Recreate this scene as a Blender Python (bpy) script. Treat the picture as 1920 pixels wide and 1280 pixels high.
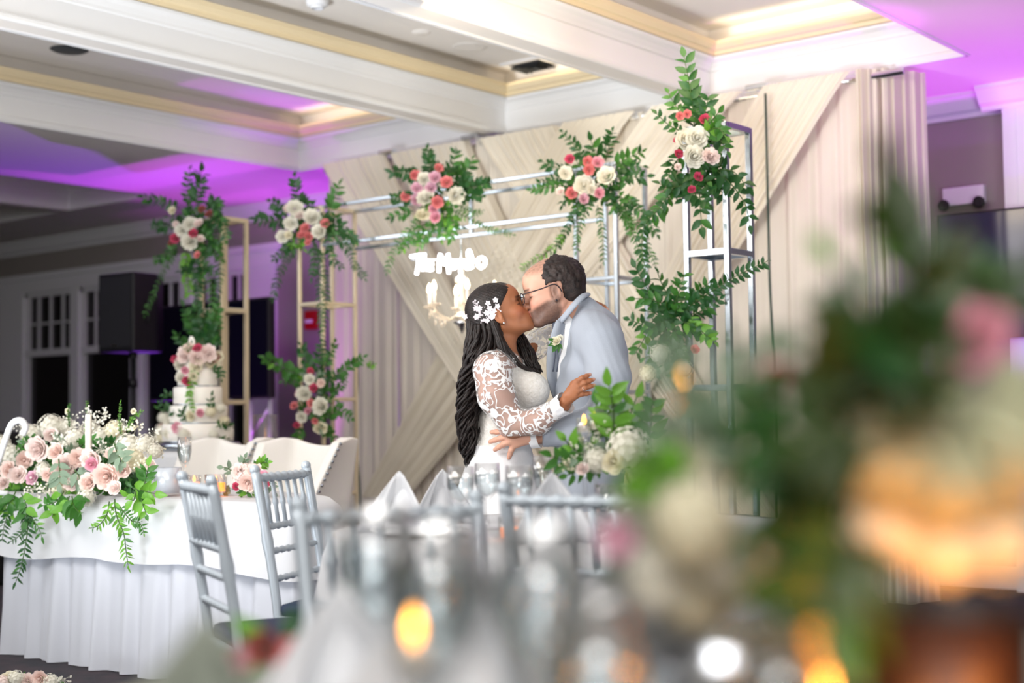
import bpy, bmesh, math, random
import numpy as np
from mathutils import Vector, Matrix, Euler
C = bpy.context.scene.collection
for o in list(bpy.data.objects): bpy.data.objects.remove(o)
R_ = random.Random(7)
# ---------------- camera ----------------
F, YAW, PIT, ROLL, EYE = 2667.0, math.radians(39.1), math.radians(3.0), math.radians(-.75), 1.07
cam = bpy.data.cameras.new('camera'); camo = bpy.data.objects.new('camera', cam); C.objects.link(camo)
cam.sensor_width = 36; cam.lens = 36*F/1920; cam.clip_start = .05; cam.clip_end = 100
camR = Matrix.Rotation(YAW,3,'Z') @ Matrix.Rotation(math.pi/2+PIT,3,'X') @ Matrix.Rotation(ROLL,3,'Z')
camo.matrix_world = Matrix.Translation((0,0,EYE)) @ camR.to_4x4()
cam.dof.use_dof = True; cam.dof.focus_distance = 5.35; cam.dof.aperture_fstop = 1.6
bpy.context.scene.camera = camo
sc = bpy.context.scene
sc.view_settings.view_transform = 'Standard'; sc.view_settings.look = 'None'
sc.view_settings.exposure = 0.08; sc.view_settings.gamma = 1; sc.view_settings.use_curve_mapping = False
sc.cycles.use_denoising = True
sc.cycles.max_bounces = 7; sc.cycles.diffuse_bounces = 3; sc.cycles.glossy_bounces = 3; sc.cycles.transmission_bounces = 6; sc.cycles.transparent_max_bounces = 12
sc.cycles.sample_clamp_indirect = 4.0; sc.cycles.caustics_reflective = False; sc.cycles.caustics_refractive = False
def ray(px, py): return camR @ Vector(((px-960)/F, -(py-640)/F, -1))
def W(px, py, d): return Vector((0,0,EYE)) + ray(px,py)*d
def onx(px, py, x): r = ray(px,py); return Vector((0,0,EYE)) + r*(x/r.x)
def ony(px, py, y): r = ray(px,py); return Vector((0,0,EYE)) + r*(y/r.y)
def onz(px, py, z): r = ray(px,py); return Vector((0,0,EYE)) + r*((z-EYE)/r.z)
def depth(p): return -(camR.transposed() @ (Vector(p)-Vector((0,0,EYE)))).z
# ---------------- world and lights ----------------
w = bpy.data.worlds.new('world'); sc.world = w; w.use_nodes = True
w.node_tree.nodes['Background'].inputs[0].default_value = (.02,.024,.04,1); w.node_tree.nodes['Background'].inputs[1].default_value = .3
def light(kind, name, loc, target, energy, color, size=None, size_y=None, spot=None, blend=.5, spread=None):
    l = bpy.data.lights.new(name, kind); l.energy = energy; l.color = color
    if kind == 'AREA':
        l.shape = 'RECTANGLE'; l.size = size; l.size_y = size_y or size
        if spread: l.spread = math.radians(spread)
    else: l.shadow_soft_size = size or .05
    if kind == 'SPOT': l.spot_size = math.radians(spot); l.spot_blend = blend
    o = bpy.data.objects.new(name, l); C.objects.link(o); o.location = loc
    d = Vector(target)-Vector(loc); o.rotation_euler = d.to_track_quat('-Z','Y').to_euler()
    return o
WARM=(1,.78,.5); NEU=(1,.965,.93); COOL=(.93,.96,1)
light('AREA','bounce_flash_ceiling',(-3.2,.9,2.9),(-3.5,4.3,.8),74,NEU,2.4,1.4,spread=130)
light('AREA','bounce_flash_side',(-6.6,.6,2.85),(-3.6,4.6,.9),36,NEU,2.4,1.2,spread=140)
light('AREA','uplight_fill',(-5.0,.5,.4),(-4.9,5.0,3.45),62,COOL,1.4,1.0,spread=80)
light('AREA','uplight_fill_right',(.9,3.3,.5),(-3.6,6.2,3.4),20,COOL,1.2,.8,spread=80)
light('AREA','camera_side_fill',(1.6,-1.8,2.6),(-3.2,4.2,1.0),80,NEU,1.6,1.2,spread=120)
light('AREA','near_table_fill',(-.9,.9,2.97),(-.9,1.3,0),15,NEU,1.1,1.1,spread=110)  # unseen fill added above the near table to brighten the foreground
light('AREA','warm_drape_wash',(-3.7,5.2,2.85),(-4.9,7.3,1.4),16,WARM,1.6,.5)  # warm area light aimed at the drape
light('AREA','room_fill',(-8.6,2.6,2.95),(-8.6,5.4,.6),55,COOL,2.0,1.0)  # unseen ceiling fill added to lift the window side of the room
PUR=(.30,.05,.9); MAG=(.72,.05,.9)
light('SPOT','party_uplight_left',(-9.2,8.1,.35),(-9.05,7.3,3.0),150,MAG,.03,spot=62,blend=.6)
light('SPOT','party_uplight_far',(-9.9,7.6,.5),(-9.3,5.9,3.0),150,PUR,.03,spot=70,blend=.8)
light('SPOT','party_uplight_drape',(-8.1,8.2,.2),(-8.1,8.35,3.0),110,PUR,.05,spot=95,blend=.9)
light('SPOT','party_uplight_right',(-3.0,7.9,.3),(-3.0,7.6,3.0),230,MAG,.03,spot=60,blend=.6)
light('SPOT','party_uplight_corner',(-2.6,7.3,.3),(-3.0,8.6,2.2),80,PUR,.03,spot=95,blend=.9)
light('SPOT','party_uplight_coffer',(-2.5,7.0,.4),(-3.35,6.4,3.4),200,MAG,.03,spot=24,blend=.7)

# ---------------- helpers ----------------
def lin(c):
    if isinstance(c, str):
        c = c.lstrip('#'); c = [int(c[i:i+2],16)/255 for i in (0,2,4)]
    return tuple((x/12.92 if x <= .04045 else ((x+.055)/1.055)**2.4) for x in c)+(1,)
def mat(name, col, rough=.6, metal=0, spec=.5, noise=None, bump=None, sub=0, sss=None, trans=0, emis=None, ior=1.45, sheen=0, alpha=None):
    m = bpy.data.materials.new(name); m.use_nodes = True; nt = m.node_tree; b = nt.nodes['Principled BSDF']; L = nt.links
    col = lin(col)
    b.inputs['Base Color'].default_value = col; b.inputs['Roughness'].default_value = rough; b.inputs['Metallic'].default_value = metal
    b.inputs['Specular IOR Level'].default_value = spec; b.inputs['IOR'].default_value = ior; b.inputs['Transmission Weight'].default_value = trans
    if sub: b.inputs['Subsurface Weight'].default_value = sub; b.inputs['Subsurface Radius'].default_value = sss or (.02,.008,.004); b.inputs['Subsurface Scale'].default_value = 1
    if sheen: b.inputs['Sheen Weight'].default_value = sheen
    if emis: b.inputs['Emission Color'].default_value = lin(emis[0]); b.inputs['Emission Strength'].default_value = emis[1]
    tc = nt.nodes.new('ShaderNodeTexCoord')
    if noise:   # (scale, amount, second colour)
        n = nt.nodes.new('ShaderNodeTexNoise'); n.inputs['Scale'].default_value = noise[0]; n.inputs['Detail'].default_value = 4
        L.new(tc.outputs['Object'], n.inputs['Vector'])
        r = nt.nodes.new('ShaderNodeMapRange'); r.inputs[1].default_value = .35; r.inputs[2].default_value = .65; r.inputs[3].default_value = 0; r.inputs[4].default_value = noise[1]
        L.new(n.outputs['Fac'], r.inputs[0])
        mx = nt.nodes.new('ShaderNodeMix'); mx.data_type = 'RGBA'; mx.inputs[6].default_value = col; mx.inputs[7].default_value = lin(noise[2])
        L.new(r.outputs[0], mx.inputs[0]); L.new(mx.outputs[2], b.inputs['Base Color'])
    if bump:    # (scale, strength, distance)
        n = nt.nodes.new('ShaderNodeTexNoise'); n.inputs['Scale'].default_value = bump[0]; n.inputs['Detail'].default_value = 5
        L.new(tc.outputs['Object'], n.inputs['Vector'])
        bp = nt.nodes.new('ShaderNodeBump'); bp.inputs['Strength'].default_value = bump[1]; bp.inputs['Distance'].default_value = bump[2]
        L.new(n.outputs['Fac'], bp.inputs['Height']); L.new(bp.outputs[0], b.inputs['Normal'])
    return m
def translucent(m, col, f=.35):
    nt = m.node_tree; b = nt.nodes['Principled BSDF']; out = nt.nodes['Material Output']
    t = nt.nodes.new('ShaderNodeBsdfTranslucent'); t.inputs[0].default_value = lin(col)
    mx = nt.nodes.new('ShaderNodeMixShader'); mx.inputs[0].default_value = f
    nt.links.new(b.outputs[0], mx.inputs[1]); nt.links.new(t.outputs[0], mx.inputs[2]); nt.links.new(mx.outputs[0], out.inputs[0])
    return m
class MB:
    def __init__(s): s.v = []; s.f = []; s.mi = []; s.cur = 0
    def add(s, vs, fs):
        n = len(s.v); s.v += [tuple(p) for p in vs]; s.f += [tuple(i+n for i in f) for f in fs]; s.mi += [s.cur]*len(fs); return s
    def box(s, c, size, rot=None, bev=0):
        hx,hy,hz = [a/2 for a in size]
        if bev <= 0:
            vs = [Vector((x*hx,y*hy,z*hz)) for x in (-1,1) for y in (-1,1) for z in (-1,1)]
            fs = [(0,1,3,2),(4,6,7,5),(0,4,5,1),(2,3,7,6),(0,2,6,4),(1,5,7,3)]
        else:
            bm = bmesh.new(); bmesh.ops.create_cube(bm, size=1); bmesh.ops.scale(bm, vec=size, verts=bm.verts)
            bmesh.ops.bevel(bm, geom=bm.edges[:], offset=bev, segments=2, affect='EDGES', profile=.6)
            bm.verts.index_update(); vs = [v.co.copy() for v in bm.verts]; fs = [tuple(v.index for v in f.verts) for f in bm.faces]; bm.free()
        if rot is not None: vs = [rot @ v for v in vs]
        return s.add([v+Vector(c) for v in vs], fs)
    def b2(s, a, b, bev=0): # box from min to max
        return s.box([(a[i]+b[i])/2 for i in range(3)], [abs(b[i]-a[i]) for i in range(3)], None, bev)
    def tube(s, pts, r, n=8, cap=True, sx=1, closed=False):
        pts = [Vector(p) for p in pts]; k = len(pts)
        rr = r if isinstance(r,(list,tuple)) else [r]*k
        up = Vector((0,0,1)); vs = []
        t0 = (pts[1]-pts[0]).normalized(); a = t0.cross(up)
        if a.length < .05: a = t0.cross(Vector((1,0,0)))
        a.normalize()
        for i,p in enumerate(pts):
            if closed: t = (pts[(i+1)%k]-pts[i-1]).normalized()
            else: t = (pts[min(i+1,k-1)]-pts[max(i-1,0)]).normalized()
            a = (a - t*a.dot(t));
            if a.length < 1e-6: a = t.orthogonal()
            a.normalize(); b = t.cross(a)
            for j in range(n):
                g = 2*math.pi*j/n; vs.append(p + (a*math.cos(g)*sx + b*math.sin(g))*rr[i])
        fs = []
        for i in range(k if closed else k-1):
            i2 = (i+1)%k
            for j in range(n): fs.append((i*n+j, i*n+(j+1)%n, i2*n+(j+1)%n, i2*n+j))
        if cap and not closed: fs.append(tuple(range(n))[::-1]); fs.append(tuple((k-1)*n+j for j in range(n)))
        return s.add(vs, fs)
    def lathe(s, prof, n=20, c=(0,0,0), wob=None):
        vs = []; k = len(prof)
        for (r,z) in prof:
            for j in range(n):
                g = 2*math.pi*j/n; q = r*(wob(g,z) if wob else 1); vs.append((c[0]+q*math.cos(g), c[1]+q*math.sin(g), c[2]+z))
        fs = [(i*n+j, i*n+(j+1)%n, (i+1)*n+(j+1)%n, (i+1)*n+j) for i in range(k-1) for j in range(n)]
        return s.add(vs, fs)
    def grid(s, fn, nu, nv, closed_u=False):
        vs = [fn(i/(nu-1 if not closed_u else nu), j/(nv-1)) for j in range(nv) for i in range(nu)]
        m = nu if closed_u else nu-1
        fs = [(j*nu+i, j*nu+(i+1)%nu, (j+1)*nu+(i+1)%nu, (j+1)*nu+i) for j in range(nv-1) for i in range(m)]
        return s.add(vs, fs)
    def ell(s, c, r, n=12, m=8, rot=None):
        vs = []; c = Vector(c); r = r if isinstance(r,(tuple,list)) else (r,r,r)
        for i in range(m+1):
            a = math.pi*i/m
            for j in range(n):
                g = 2*math.pi*j/n; p = Vector((r[0]*math.sin(a)*math.cos(g), r[1]*math.sin(a)*math.sin(g), r[2]*math.cos(a)))
                vs.append((rot @ p if rot is not None else p)+c)
        fs = [(i*n+j, (i+1)*n+j, (i+1)*n+(j+1)%n, i*n+(j+1)%n) for i in range(m) for j in range(n)]
        return s.add(vs, fs)
    def mesh(s, name, mats, smooth=True):
        me = bpy.data.meshes.new(name); me.from_pydata(s.v, [], s.f)
        for m in (mats if isinstance(mats,(list,tuple)) else [mats]): me.materials.append(m)
        if any(s.mi): me.polygons.foreach_set('material_index', s.mi)
        if smooth: me.polygons.foreach_set('use_smooth', [True]*len(s.f))
        me.update(); return me
    def build(s, name, mats, parent=None, smooth=False, label=None):
        return link(name, s.mesh(name, mats, smooth), parent, label=label)
def link(name, me, parent=None, loc=None, rot=None, scale=None, label=None):
    o = bpy.data.objects.new(name, me); C.objects.link(o)
    if parent: o.parent = parent
    if loc is not None: o.location = loc
    if rot is not None: o.rotation_euler = rot
    if scale is not None: o.scale = scale if isinstance(scale,(tuple,list)) else (scale,)*3
    if label: o['label'] = label
    return o
def autosmooth(o, ang=40):
    me = o.data
    try: me.set_sharp_from_angle(angle=math.radians(ang))
    except Exception: pass
    return o
def thing(name, label, cat, loc=(0,0,0), rz=0, group=None):
    o = bpy.data.objects.new(name, None); C.objects.link(o); o.location = loc; o.rotation_euler = (0,0,rz)
    o.empty_display_size = .05
    o['label'] = label; o['category'] = cat
    if group: o['group'] = group
    return o
def tag(o, label, cat, group=None, kind=None):
    o['label'] = label; o['category'] = cat
    if group: o['group'] = group
    if kind: o['kind'] = kind
    return o
KIDS = {}
def kids(o): return [c for c in C.objects if c.parent == o]
def copy_tree(o, label=None, loc=None, rz=None, group=None):
    r = o.copy(); C.objects.link(r)
    for ch in o.children:
        c = ch.copy(); C.objects.link(c); c.parent = r
        for g in ch.children:
            d = g.copy(); C.objects.link(d); d.parent = c
    if label: r['label'] = label
    if group: r['group'] = group
    if loc is not None: r.location = loc
    if rz is not None: r.rotation_euler = (0,0,rz)
    return r
def struct(name, mb, m, parent=None, smooth=False):
    o = mb.build(name, m, parent, smooth)
    if parent is None: o['kind'] = 'structure'
    return o
# ---------------- room shell ----------------
M = {}
M['ceil'] = mat('ceiling_paint', '#efebe7', .8, bump=(60,.05,.01))
M['trimw'] = mat('white_trim_paint', '#e9ebef', .45, bump=(30,.04,.01))
M['gold'] = mat('tan_cove', '#f0deb8', .5, bump=(30,.04,.01))  # even pale tan over the whole cove moulding
M['wall'] = mat('taupe_wall_paint', '#9a948f', .75, noise=(3,.25,'#8c8682'), bump=(80,.08,.01))
M['carpet'] = mat('patterned_carpet', '#453b41', .95, noise=(9,.8,'#2e3138'), bump=(300,.6,.01))
M['black'] = mat('black_plastic', '#0d0d12', .5)
M['night'] = mat('dark_window_glass', '#05060c', .08, spec=.6)
M['chrome'] = mat('polished_chrome', '#e6eaee', .12, metal=1)
XL, XR, YB, YF, ZC = -17.0, 3.2, 8.5, -3.2, 3.0
b = MB(); b.b2((XL,YF,-.05),(XR,YB,0)); struct('floor', b, M['carpet'])
b = MB(); b.b2((XL-.1,YF,0),(XL,YB,3.5)); struct('wall_left', b, M['wall'])
b = MB(); b.b2((XR,YF,0),(XR+.1,YB,3.5)); struct('wall_right', b, M['wall'])
b = MB(); b.b2((XL,YF-.1,0),(XR,YF,3.5)); struct('wall_front', b, M['wall'])
# ceiling: soffit plane with coffers cut into it
coff = [(-4.5,-2.88),(-6.13,-4.63),(-8.2,-6.26),(-11.3,-10.0),(-13.2,-11.43)]
YC0, YC1, ZT = -2.2, 7.5, 3.42
b = MB()
xs = [XL]+sorted([c for p in coff for c in p])+[XR]
b.b2((XL,YF,ZC),(XR,YC0,ZC+.45)); b.b2((XL,YC1,ZC),(XR,YB,ZC+.45))
for i in range(0,len(xs),2): b.b2((xs[i],YC0,ZC),(xs[i+1],YC1,ZC+.45))
b.b2((XL,YF,ZT),(XR,YB,ZT+.05))
struct('ceiling', b, M['ceil'])
M['panelw'] = mat('beam_white_paint', '#eff0f1', .5)
k = 0
def ring(prof, x0, x1, y0, y1, m, name):   # a moulding run round the inside of a coffer; prof = (inset, z)
    b = MB(); vs = []; n = len(prof)
    for (cx,cy,sx,sy) in ((x0,y0,1,1),(x1,y0,-1,1),(x1,y1,-1,-1),(x0,y1,1,-1)):
        for (o,z) in prof: vs.append((cx+sx*o, cy+sy*o, z))
    fs = []
    for q in range(4):
        for j in range(n-1): fs.append((q*n+j, q*n+j+1, ((q+1)%4)*n+j+1, ((q+1)%4)*n+j))
    b.add(vs, fs); return struct(name, b, m)
for (x0,x1) in coff:
    k += 1
    ring([(0,3.0),(.012,3.0),(.02,3.012),(.02,3.028),(.008,3.036),(.008,3.16),(.02,3.165),(.025,3.18),(.045,3.205),(.075,3.22),(.08,3.235),(.001,3.235)], x0,x1,YC0,YC1, M['panelw'], 'trim_%d'%k)
    k += 1
    ring([(.001,3.235),(.085,3.24),(.09,3.262),(.11,3.268),(.125,3.29),(.13,3.315),(.10,3.315),(.09,3.30),(.001,3.30)], x0,x1,YC0,YC1, M['gold'], 'trim_%d'%k)
# beads on the underside edge of the beams
for x in (-4.63,-6.26,-8.2,-2.88):
    k += 1; b = MB(); b.b2((x-.012,YC0,2.99),(x+.012,YC1+.01,3.0)); struct('trim_%d'%k, b, M['trimw'])
k += 1; b = MB(); b.b2((-8.2,YC1-.012,2.99),(-2.88,YC1+.012,3.0)); struct('trim_%d'%k, b, M['trimw'])
# led strips resting on the cove ledge
for (x0,x1) in coff[:3]:
    light('AREA','cove_led_back',((x0+x1)/2,YC1-.17,3.325),((x0+x1)/2,YC1-.1,3.42),1.1,WARM,x1-x0-.3,.03)
    light('AREA','cove_led_side',(x0+.17,3.2,3.325),(x0+.1,3.2,3.42),7,WARM,.03,8)
# back wall with window openings
wins = [(-13.62,-12.74),(-12.60,-11.72),(-11.58,-10.95),(-10.80,-10.40),(-10.32,-9.98)]
wb, wt = .75, 2.44
b = MB(); x = XL
for (a,c) in wins:
    b.b2((x,YB,0),(a,YB+.15,3.45)); b.b2((a,YB,0),(c,YB+.15,wb)); b.b2((a,YB,wt),(c,YB+.15,3.45)); x = c
b.b2((x,YB,0),(XR,YB+.15,3.45)); struct('wall_back', b, M['wall'])
prof = [(0,2.86),(.015,2.86),(.02,2.885),(.05,2.90),(.085,2.955),(.10,2.975),(.115,2.98),(.115,3.0)]
def crown(name, x0, x1, y, pr=prof):
    b = MB(); n = len(pr)
    b.add([(x, y-o, z) for x in (x0,x1) for (o,z) in pr], [(j, j+1, n+j+1, n+j) for j in range(n-1)])
    b.add([(x0,y-o,z) for (o,z) in pr]+[(x0,y,3.0)], [tuple(range(n+1))]); b.add([(x1,y-o,z) for (o,z) in pr]+[(x1,y,3.0)], [tuple(range(n+1))])
    return struct(name, b, M['trimw'])
crown('trim_30', XL, -3.02, YB)
# pilaster right
b = MB(); b.b2((-3.02,YB-.12,0),(-2.5,YB,3.0)); b.b2((-2.98,YB-.125,.2),(-2.94,YB-.12,2.86))
b.b2((-2.86,YB-.128,.25),(-2.66,YB-.12,2.74)); struct('trim_31', b, M['trimw'])
crown('trim_32', -3.14, -2.4, YB-.12)
b = MB(); b.b2((XL,YB-.02,0),(XR,YB,.14),.004); struct('baseboard_back', b, M['trimw'])
# window casing
b = MB()
b.b2((-14.1,YB-.03,.62),(-13.62,YB,2.44)); b.b2((-9.98,YB-.03,.62),(-9.6,YB,2.44))
for i in range(len(wins)-1): b.b2((wins[i][1],YB-.035,.66),(wins[i+1][0],YB,2.44))
b.b2((-14.15,YB-.04,2.44),(-9.55,YB,2.60)); b.b2((-14.2,YB-.07,2.58),(-9.5,YB,2.64),.006)
b.b2((-14.05,YB-.05,.70),(-9.65,YB,.75)); struct('trim_33', b, M['trimw'])
for i,(a,c) in enumerate(wins):
    e = bpy.data.objects.new('window_%d'%(i+1), None); C.objects.link(e); e.location = ((a+c)/2, YB, wb); e['kind'] = 'structure'
    wd = c-a; h = wt-wb; f = MB(); t = .045; zm = 1.80-wb
    f.b2((-wd/2,0,0),(-wd/2+t,.08,h)); f.b2((wd/2-t,0,0),(wd/2,.08,h)); f.b2((-wd/2,0,h-t),(wd/2,.08,h)); f.b2((-wd/2,0,0),(wd/2,.08,t))
    f.b2((-wd/2,-.01,zm-.035),(wd/2,.07,zm+.035)); f.build('window_frame', M['trimw'], e)
    nc = 4 if wd > .7 else (3 if wd > .5 else 2)
    for q in range(1,nc):
        g = MB(); g.b2((-wd/2+q*wd/nc-.01,.02,zm),(-wd/2+q*wd/nc+.01,.045,h-t)); g.build('muntin', M['trimw'], e)
    g = MB(); g.b2((-wd/2+t,.02,zm+.30),(wd/2-t,.044,zm+.32)); g.build('muntin', M['trimw'], e)
    g = MB(); g.b2((-wd/2,.05,0),(wd/2,.056,h)); g.build('pane', M['night'], e)
# ceiling fittings
b = MB(); b.lathe([(0,-.04),(.05,-.04),(.062,-.03),(.066,0),(.0,0)],20); b.lathe([(.035,-.05),(.04,-.04)],20)
p = onz(595,0,ZT); o = b.build('smoke_detector', M['trimw'], None, True); o.location=(p.x,p.y,ZT); tag(o,'white round smoke detector at the top edge of the picture, on the coffer ceiling','detector')
M['grey'] = mat('fitting_grey', '#3c4044', .6)  # dark grey of the vent parts and the ceiling disc
p = onz(1003,121,ZT)
t = thing('air_vent','square louvred air vent in the coffer ceiling','vent',(p.x,p.y,ZT))
b = MB(); 
for (a,c) in (((-.17,-.17),(.17,-.13)),((-.17,.13),(.17,.17)),((-.17,-.13),(-.13,.13)),((.13,-.13),(.17,.13))): b.b2((a[0],a[1],-.012),(c[0],c[1],0))
b.build('frame', M['trimw'], t)
b = MB(); b.b2((-.13,-.13,-.004),(.13,.13,-.001)); b.build('backing', M['grey'], t)
for q in range(3):
    s_ = .12-.037*q; b = MB(); b.add([(-s_,-s_,-.035),(s_,-s_,-.035),(s_,s_,-.035),(-s_,s_,-.035),(-s_+.03,-s_+.03,-.008),(s_-.03,-s_+.03,-.008),(s_-.03,s_-.03,-.008),(-s_+.03,s_-.03,-.008)],
      [(0,1,5,4),(1,2,6,5),(2,3,7,6),(3,0,4,7)]); b.build('louvre', M['grey'], t)
b = MB(); b.lathe([(.085,0),(.105,-.006),(.11,0)],28); b.lathe([(0,-.002),(.085,-.002)],28)
p = onz(880,88,ZT); o = b.build('recessed_speaker', M['ceil'], None, True); o.location=(p.x,p.y,ZT); tag(o,'faint round flush speaker ring in the cream coffer ceiling','speaker')
b = MB(); b.lathe([(0,-.012),(.045,-.012),(.06,0)],20)
p = onz(790,60,ZT); o = b.build('sprinkler_cover', M['ceil'], None, True); o.location=(p.x,p.y,ZT); tag(o,'small round sprinkler cover on the coffer ceiling left of the flush ring','sprinkler')
b = MB(); b.lathe([(0,-.01),(.10,-.01),(.12,0)],24)
p = onz(130,93,ZT); o = b.build('ceiling_disc', M['grey'], None, True); o.location=(p.x,p.y,ZT); tag(o,'grey disc on the ceiling between the two leftmost long beams','ceiling fitting')
# wall mounted things, right
t = thing('emergency_light','white emergency light box with two round lamps high on the purple wall','lamp',(-3.30,YB,2.38))
b = MB(); b.box((0,-.03,0),(.26,.05,.11),None,.008); b.build('box', M['trimw'], t)
for sx in (-1,1):
    b = MB(); b.lathe([(0,0),(.02,.0),(.036,.03),(.036,.045),(.03,.048),(0,.04)],16)
    b.v = [(x_,-z_-.05,y_) for (x_,y_,z_) in b.v]; o = b.build('lamp_head', M['black'], t, True); o.location=(sx*.11,0,-.055)
t = thing('wall_television','dark glossy flat screen on the wall at the right picture edge','television',(-2.75,YB-.2,1.87))
b = MB(); b.box((0,0,0),(1.3,.05,.76),None,.01); b.build('case', M['black'], t)
b = MB(); b.b2((-.635,-.03,-.365),(.635,-.026,.365)); b.build('screen', mat('screen_glass','#20263a',.12,spec=.8), t)
b = MB(); b.b2((-.1,.02,-.1),(.1,.17,.1)); b.build('bracket', M['black'], t)
# fire alarm pull + far small lights
p = ony(583,600,8.47)
t = thing('fire_alarm_station','small red fire alarm box on the purple wall behind the posts','alarm',(p.x,8.5,p.z))
b = MB(); b.box((0,-.025,0),(.13,.05,.16),None,.006); b.build('box', mat('alarm_red','#b01218',.4), t)
b = MB(); b.box((0,-.055,-.01),(.08,.015,.03),None,.003); b.build('handle', M['trimw'], t)
# ---------------- smooth solids: distance field -> mesh by surface nets ----------------
class SDF:
    def __init__(s): s.p = []
    def cap(s, a, b, r1, r2=None, k=.02, sx=None): s.p.append(('c',np.array(a,float),np.array(b,float),r1,r1 if r2 is None else r2,k,1)); return s
    def ell(s, c, r, k=.02, rot=None, sub=False): 
        s.p.append(('e',np.array(c,float),np.array(r,float),None if rot is None else np.array(rot,float),0,k,-1 if sub else 1)); return s
    def chain(s, pts, rs, k=.02):
        for i in range(len(pts)-1): s.cap(pts[i],pts[i+1],rs[i],rs[i+1],k)
        return s
    def mesh(s, lo, hi, h, fn=None):
        lo = np.array(lo,float); hi = np.array(hi,float); n = np.ceil((hi-lo)/h).astype(int)+1
        ax = [lo[i]+h*np.arange(n[i]) for i in range(3)]
        V = np.full(n, .06, np.float32)
        for (t,a,b,r1,r2,k,sg) in s.p:
            if t == 'c': bl = np.minimum(a,b)-max(r1,r2); bh = np.maximum(a,b)+max(r1,r2)
            else: m_ = max(b); bl = a-m_; bh = a+m_
            bl = bl-k-.02; bh = bh+k+.02
            i0 = np.clip(np.floor((bl-lo)/h).astype(int),0,n); i1 = np.clip(np.ceil((bh-lo)/h).astype(int)+1,0,n)
            if (i1<=i0).any(): continue
            X = ax[0][i0[0]:i1[0],None,None]; Y = ax[1][None,i0[1]:i1[1],None]; Z = ax[2][None,None,i0[2]:i1[2]]
            if t == 'c':
                ba = b-a; L = max((ba**2).sum(),1e-9)
                T = np.clip(((X-a[0])*ba[0]+(Y-a[1])*ba[1]+(Z-a[2])*ba[2])/L,0,1)
                D = np.sqrt((X-a[0]-T*ba[0])**2+(Y-a[1]-T*ba[1])**2+(Z-a[2]-T*ba[2])**2)-(r1+(r2-r1)*T)
            else:
                px,py,pz = X-a[0],Y-a[1],Z-a[2]
                if r1 is not None:
                    q = r1.T; px,py,pz = (q[0,0]*px+q[0,1]*py+q[0,2]*pz, q[1,0]*px+q[1,1]*py+q[1,2]*pz, q[2,0]*px+q[2,1]*py+q[2,2]*pz)
                k0 = np.sqrt((px/b[0])**2+(py/b[1])**2+(pz/b[2])**2)+1e-6; k1 = np.sqrt((px/b[0]**2)**2+(py/b[1]**2)**2+(pz/b[2]**2)**2)+1e-6
                D = k0*(k0-1)/k1
            S = V[i0[0]:i1[0],i0[1]:i1[1],i0[2]:i1[2]]
            if sg > 0:
                hh = np.maximum(k-np.abs(S-D),0)/k; S[...] = np.minimum(S,D)-hh*hh*k*.25
            else:
                D = -D; hh = np.maximum(k-np.abs(S-D),0)/k; S[...] = np.maximum(S,D)+hh*hh*k*.25
        if fn is not None: V = fn(V, ax[0][:,None,None], ax[1][None,:,None], ax[2][None,None,:])
        return nets(V.astype(np.float32), lo, h)
def nets(V, lo, h):
    ins = V < 0
    c = np.zeros(tuple(np.array(V.shape)-1), np.uint8)
    for dx in (0,1):
        for dy in (0,1):
            for dz in (0,1): c += ins[dx:V.shape[0]-1+dx, dy:V.shape[1]-1+dy, dz:V.shape[2]-1+dz]
    act = (c>0)&(c<8); I = np.argwhere(act); idx = -np.ones(act.shape, np.int64); idx[act] = np.arange(len(I))
    P = np.zeros((len(I),3)); N = np.zeros(len(I))
    cor = [(a,b,d) for a in (0,1) for b in (0,1) for d in (0,1)]
    for i,p in enumerate(cor):
        for q in cor[i+1:]:
            if sum(abs(p[j]-q[j]) for j in range(3)) != 1: continue
            v1 = V[I[:,0]+p[0],I[:,1]+p[1],I[:,2]+p[2]]; v2 = V[I[:,0]+q[0],I[:,1]+q[1],I[:,2]+q[2]]
            m = (v1<0)!=(v2<0); t = np.where(m, v1/np.where(m,v1-v2,1), 0)
            for j in range(3): P[:,j] += np.where(m, p[j]+(q[j]-p[j])*t, 0)
            N += m
    P = P/np.maximum(N,1)[:,None]; P = lo+(I+P)*h
    Q = []
    for axis in range(3):
        a = [slice(0,-1) if j==axis else slice(1,-1) for j in range(3)]; b = [slice(1,None) if j==axis else slice(1,-1) for j in range(3)]
        A = ins[tuple(a)]; B = ins[tuple(b)]; E = np.argwhere(A!=B)
        if not len(E): continue
        fl = A[tuple(E.T)]
        base = E.copy(); u,v = [j for j in range(3) if j!=axis]
        def at(du,dv):
            e = E.copy()
            e[:,u] += du; e[:,v] += dv     # cell index = grid index -1 + d
            return idx[tuple(e.T)]
        # interior slice starts at 1, so E index e -> grid e+1, cells e and e+1
        q = np.stack([at(0,0),at(1,0),at(1,1),at(0,1)],1)
        if axis == 1: fl = ~fl
        q[~fl] = q[~fl][:,::-1]; Q.append(q)
    Q = np.concatenate(Q) if Q else np.zeros((0,4),int); Q = Q[(Q>=0).all(1)]
    return P, Q
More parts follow.
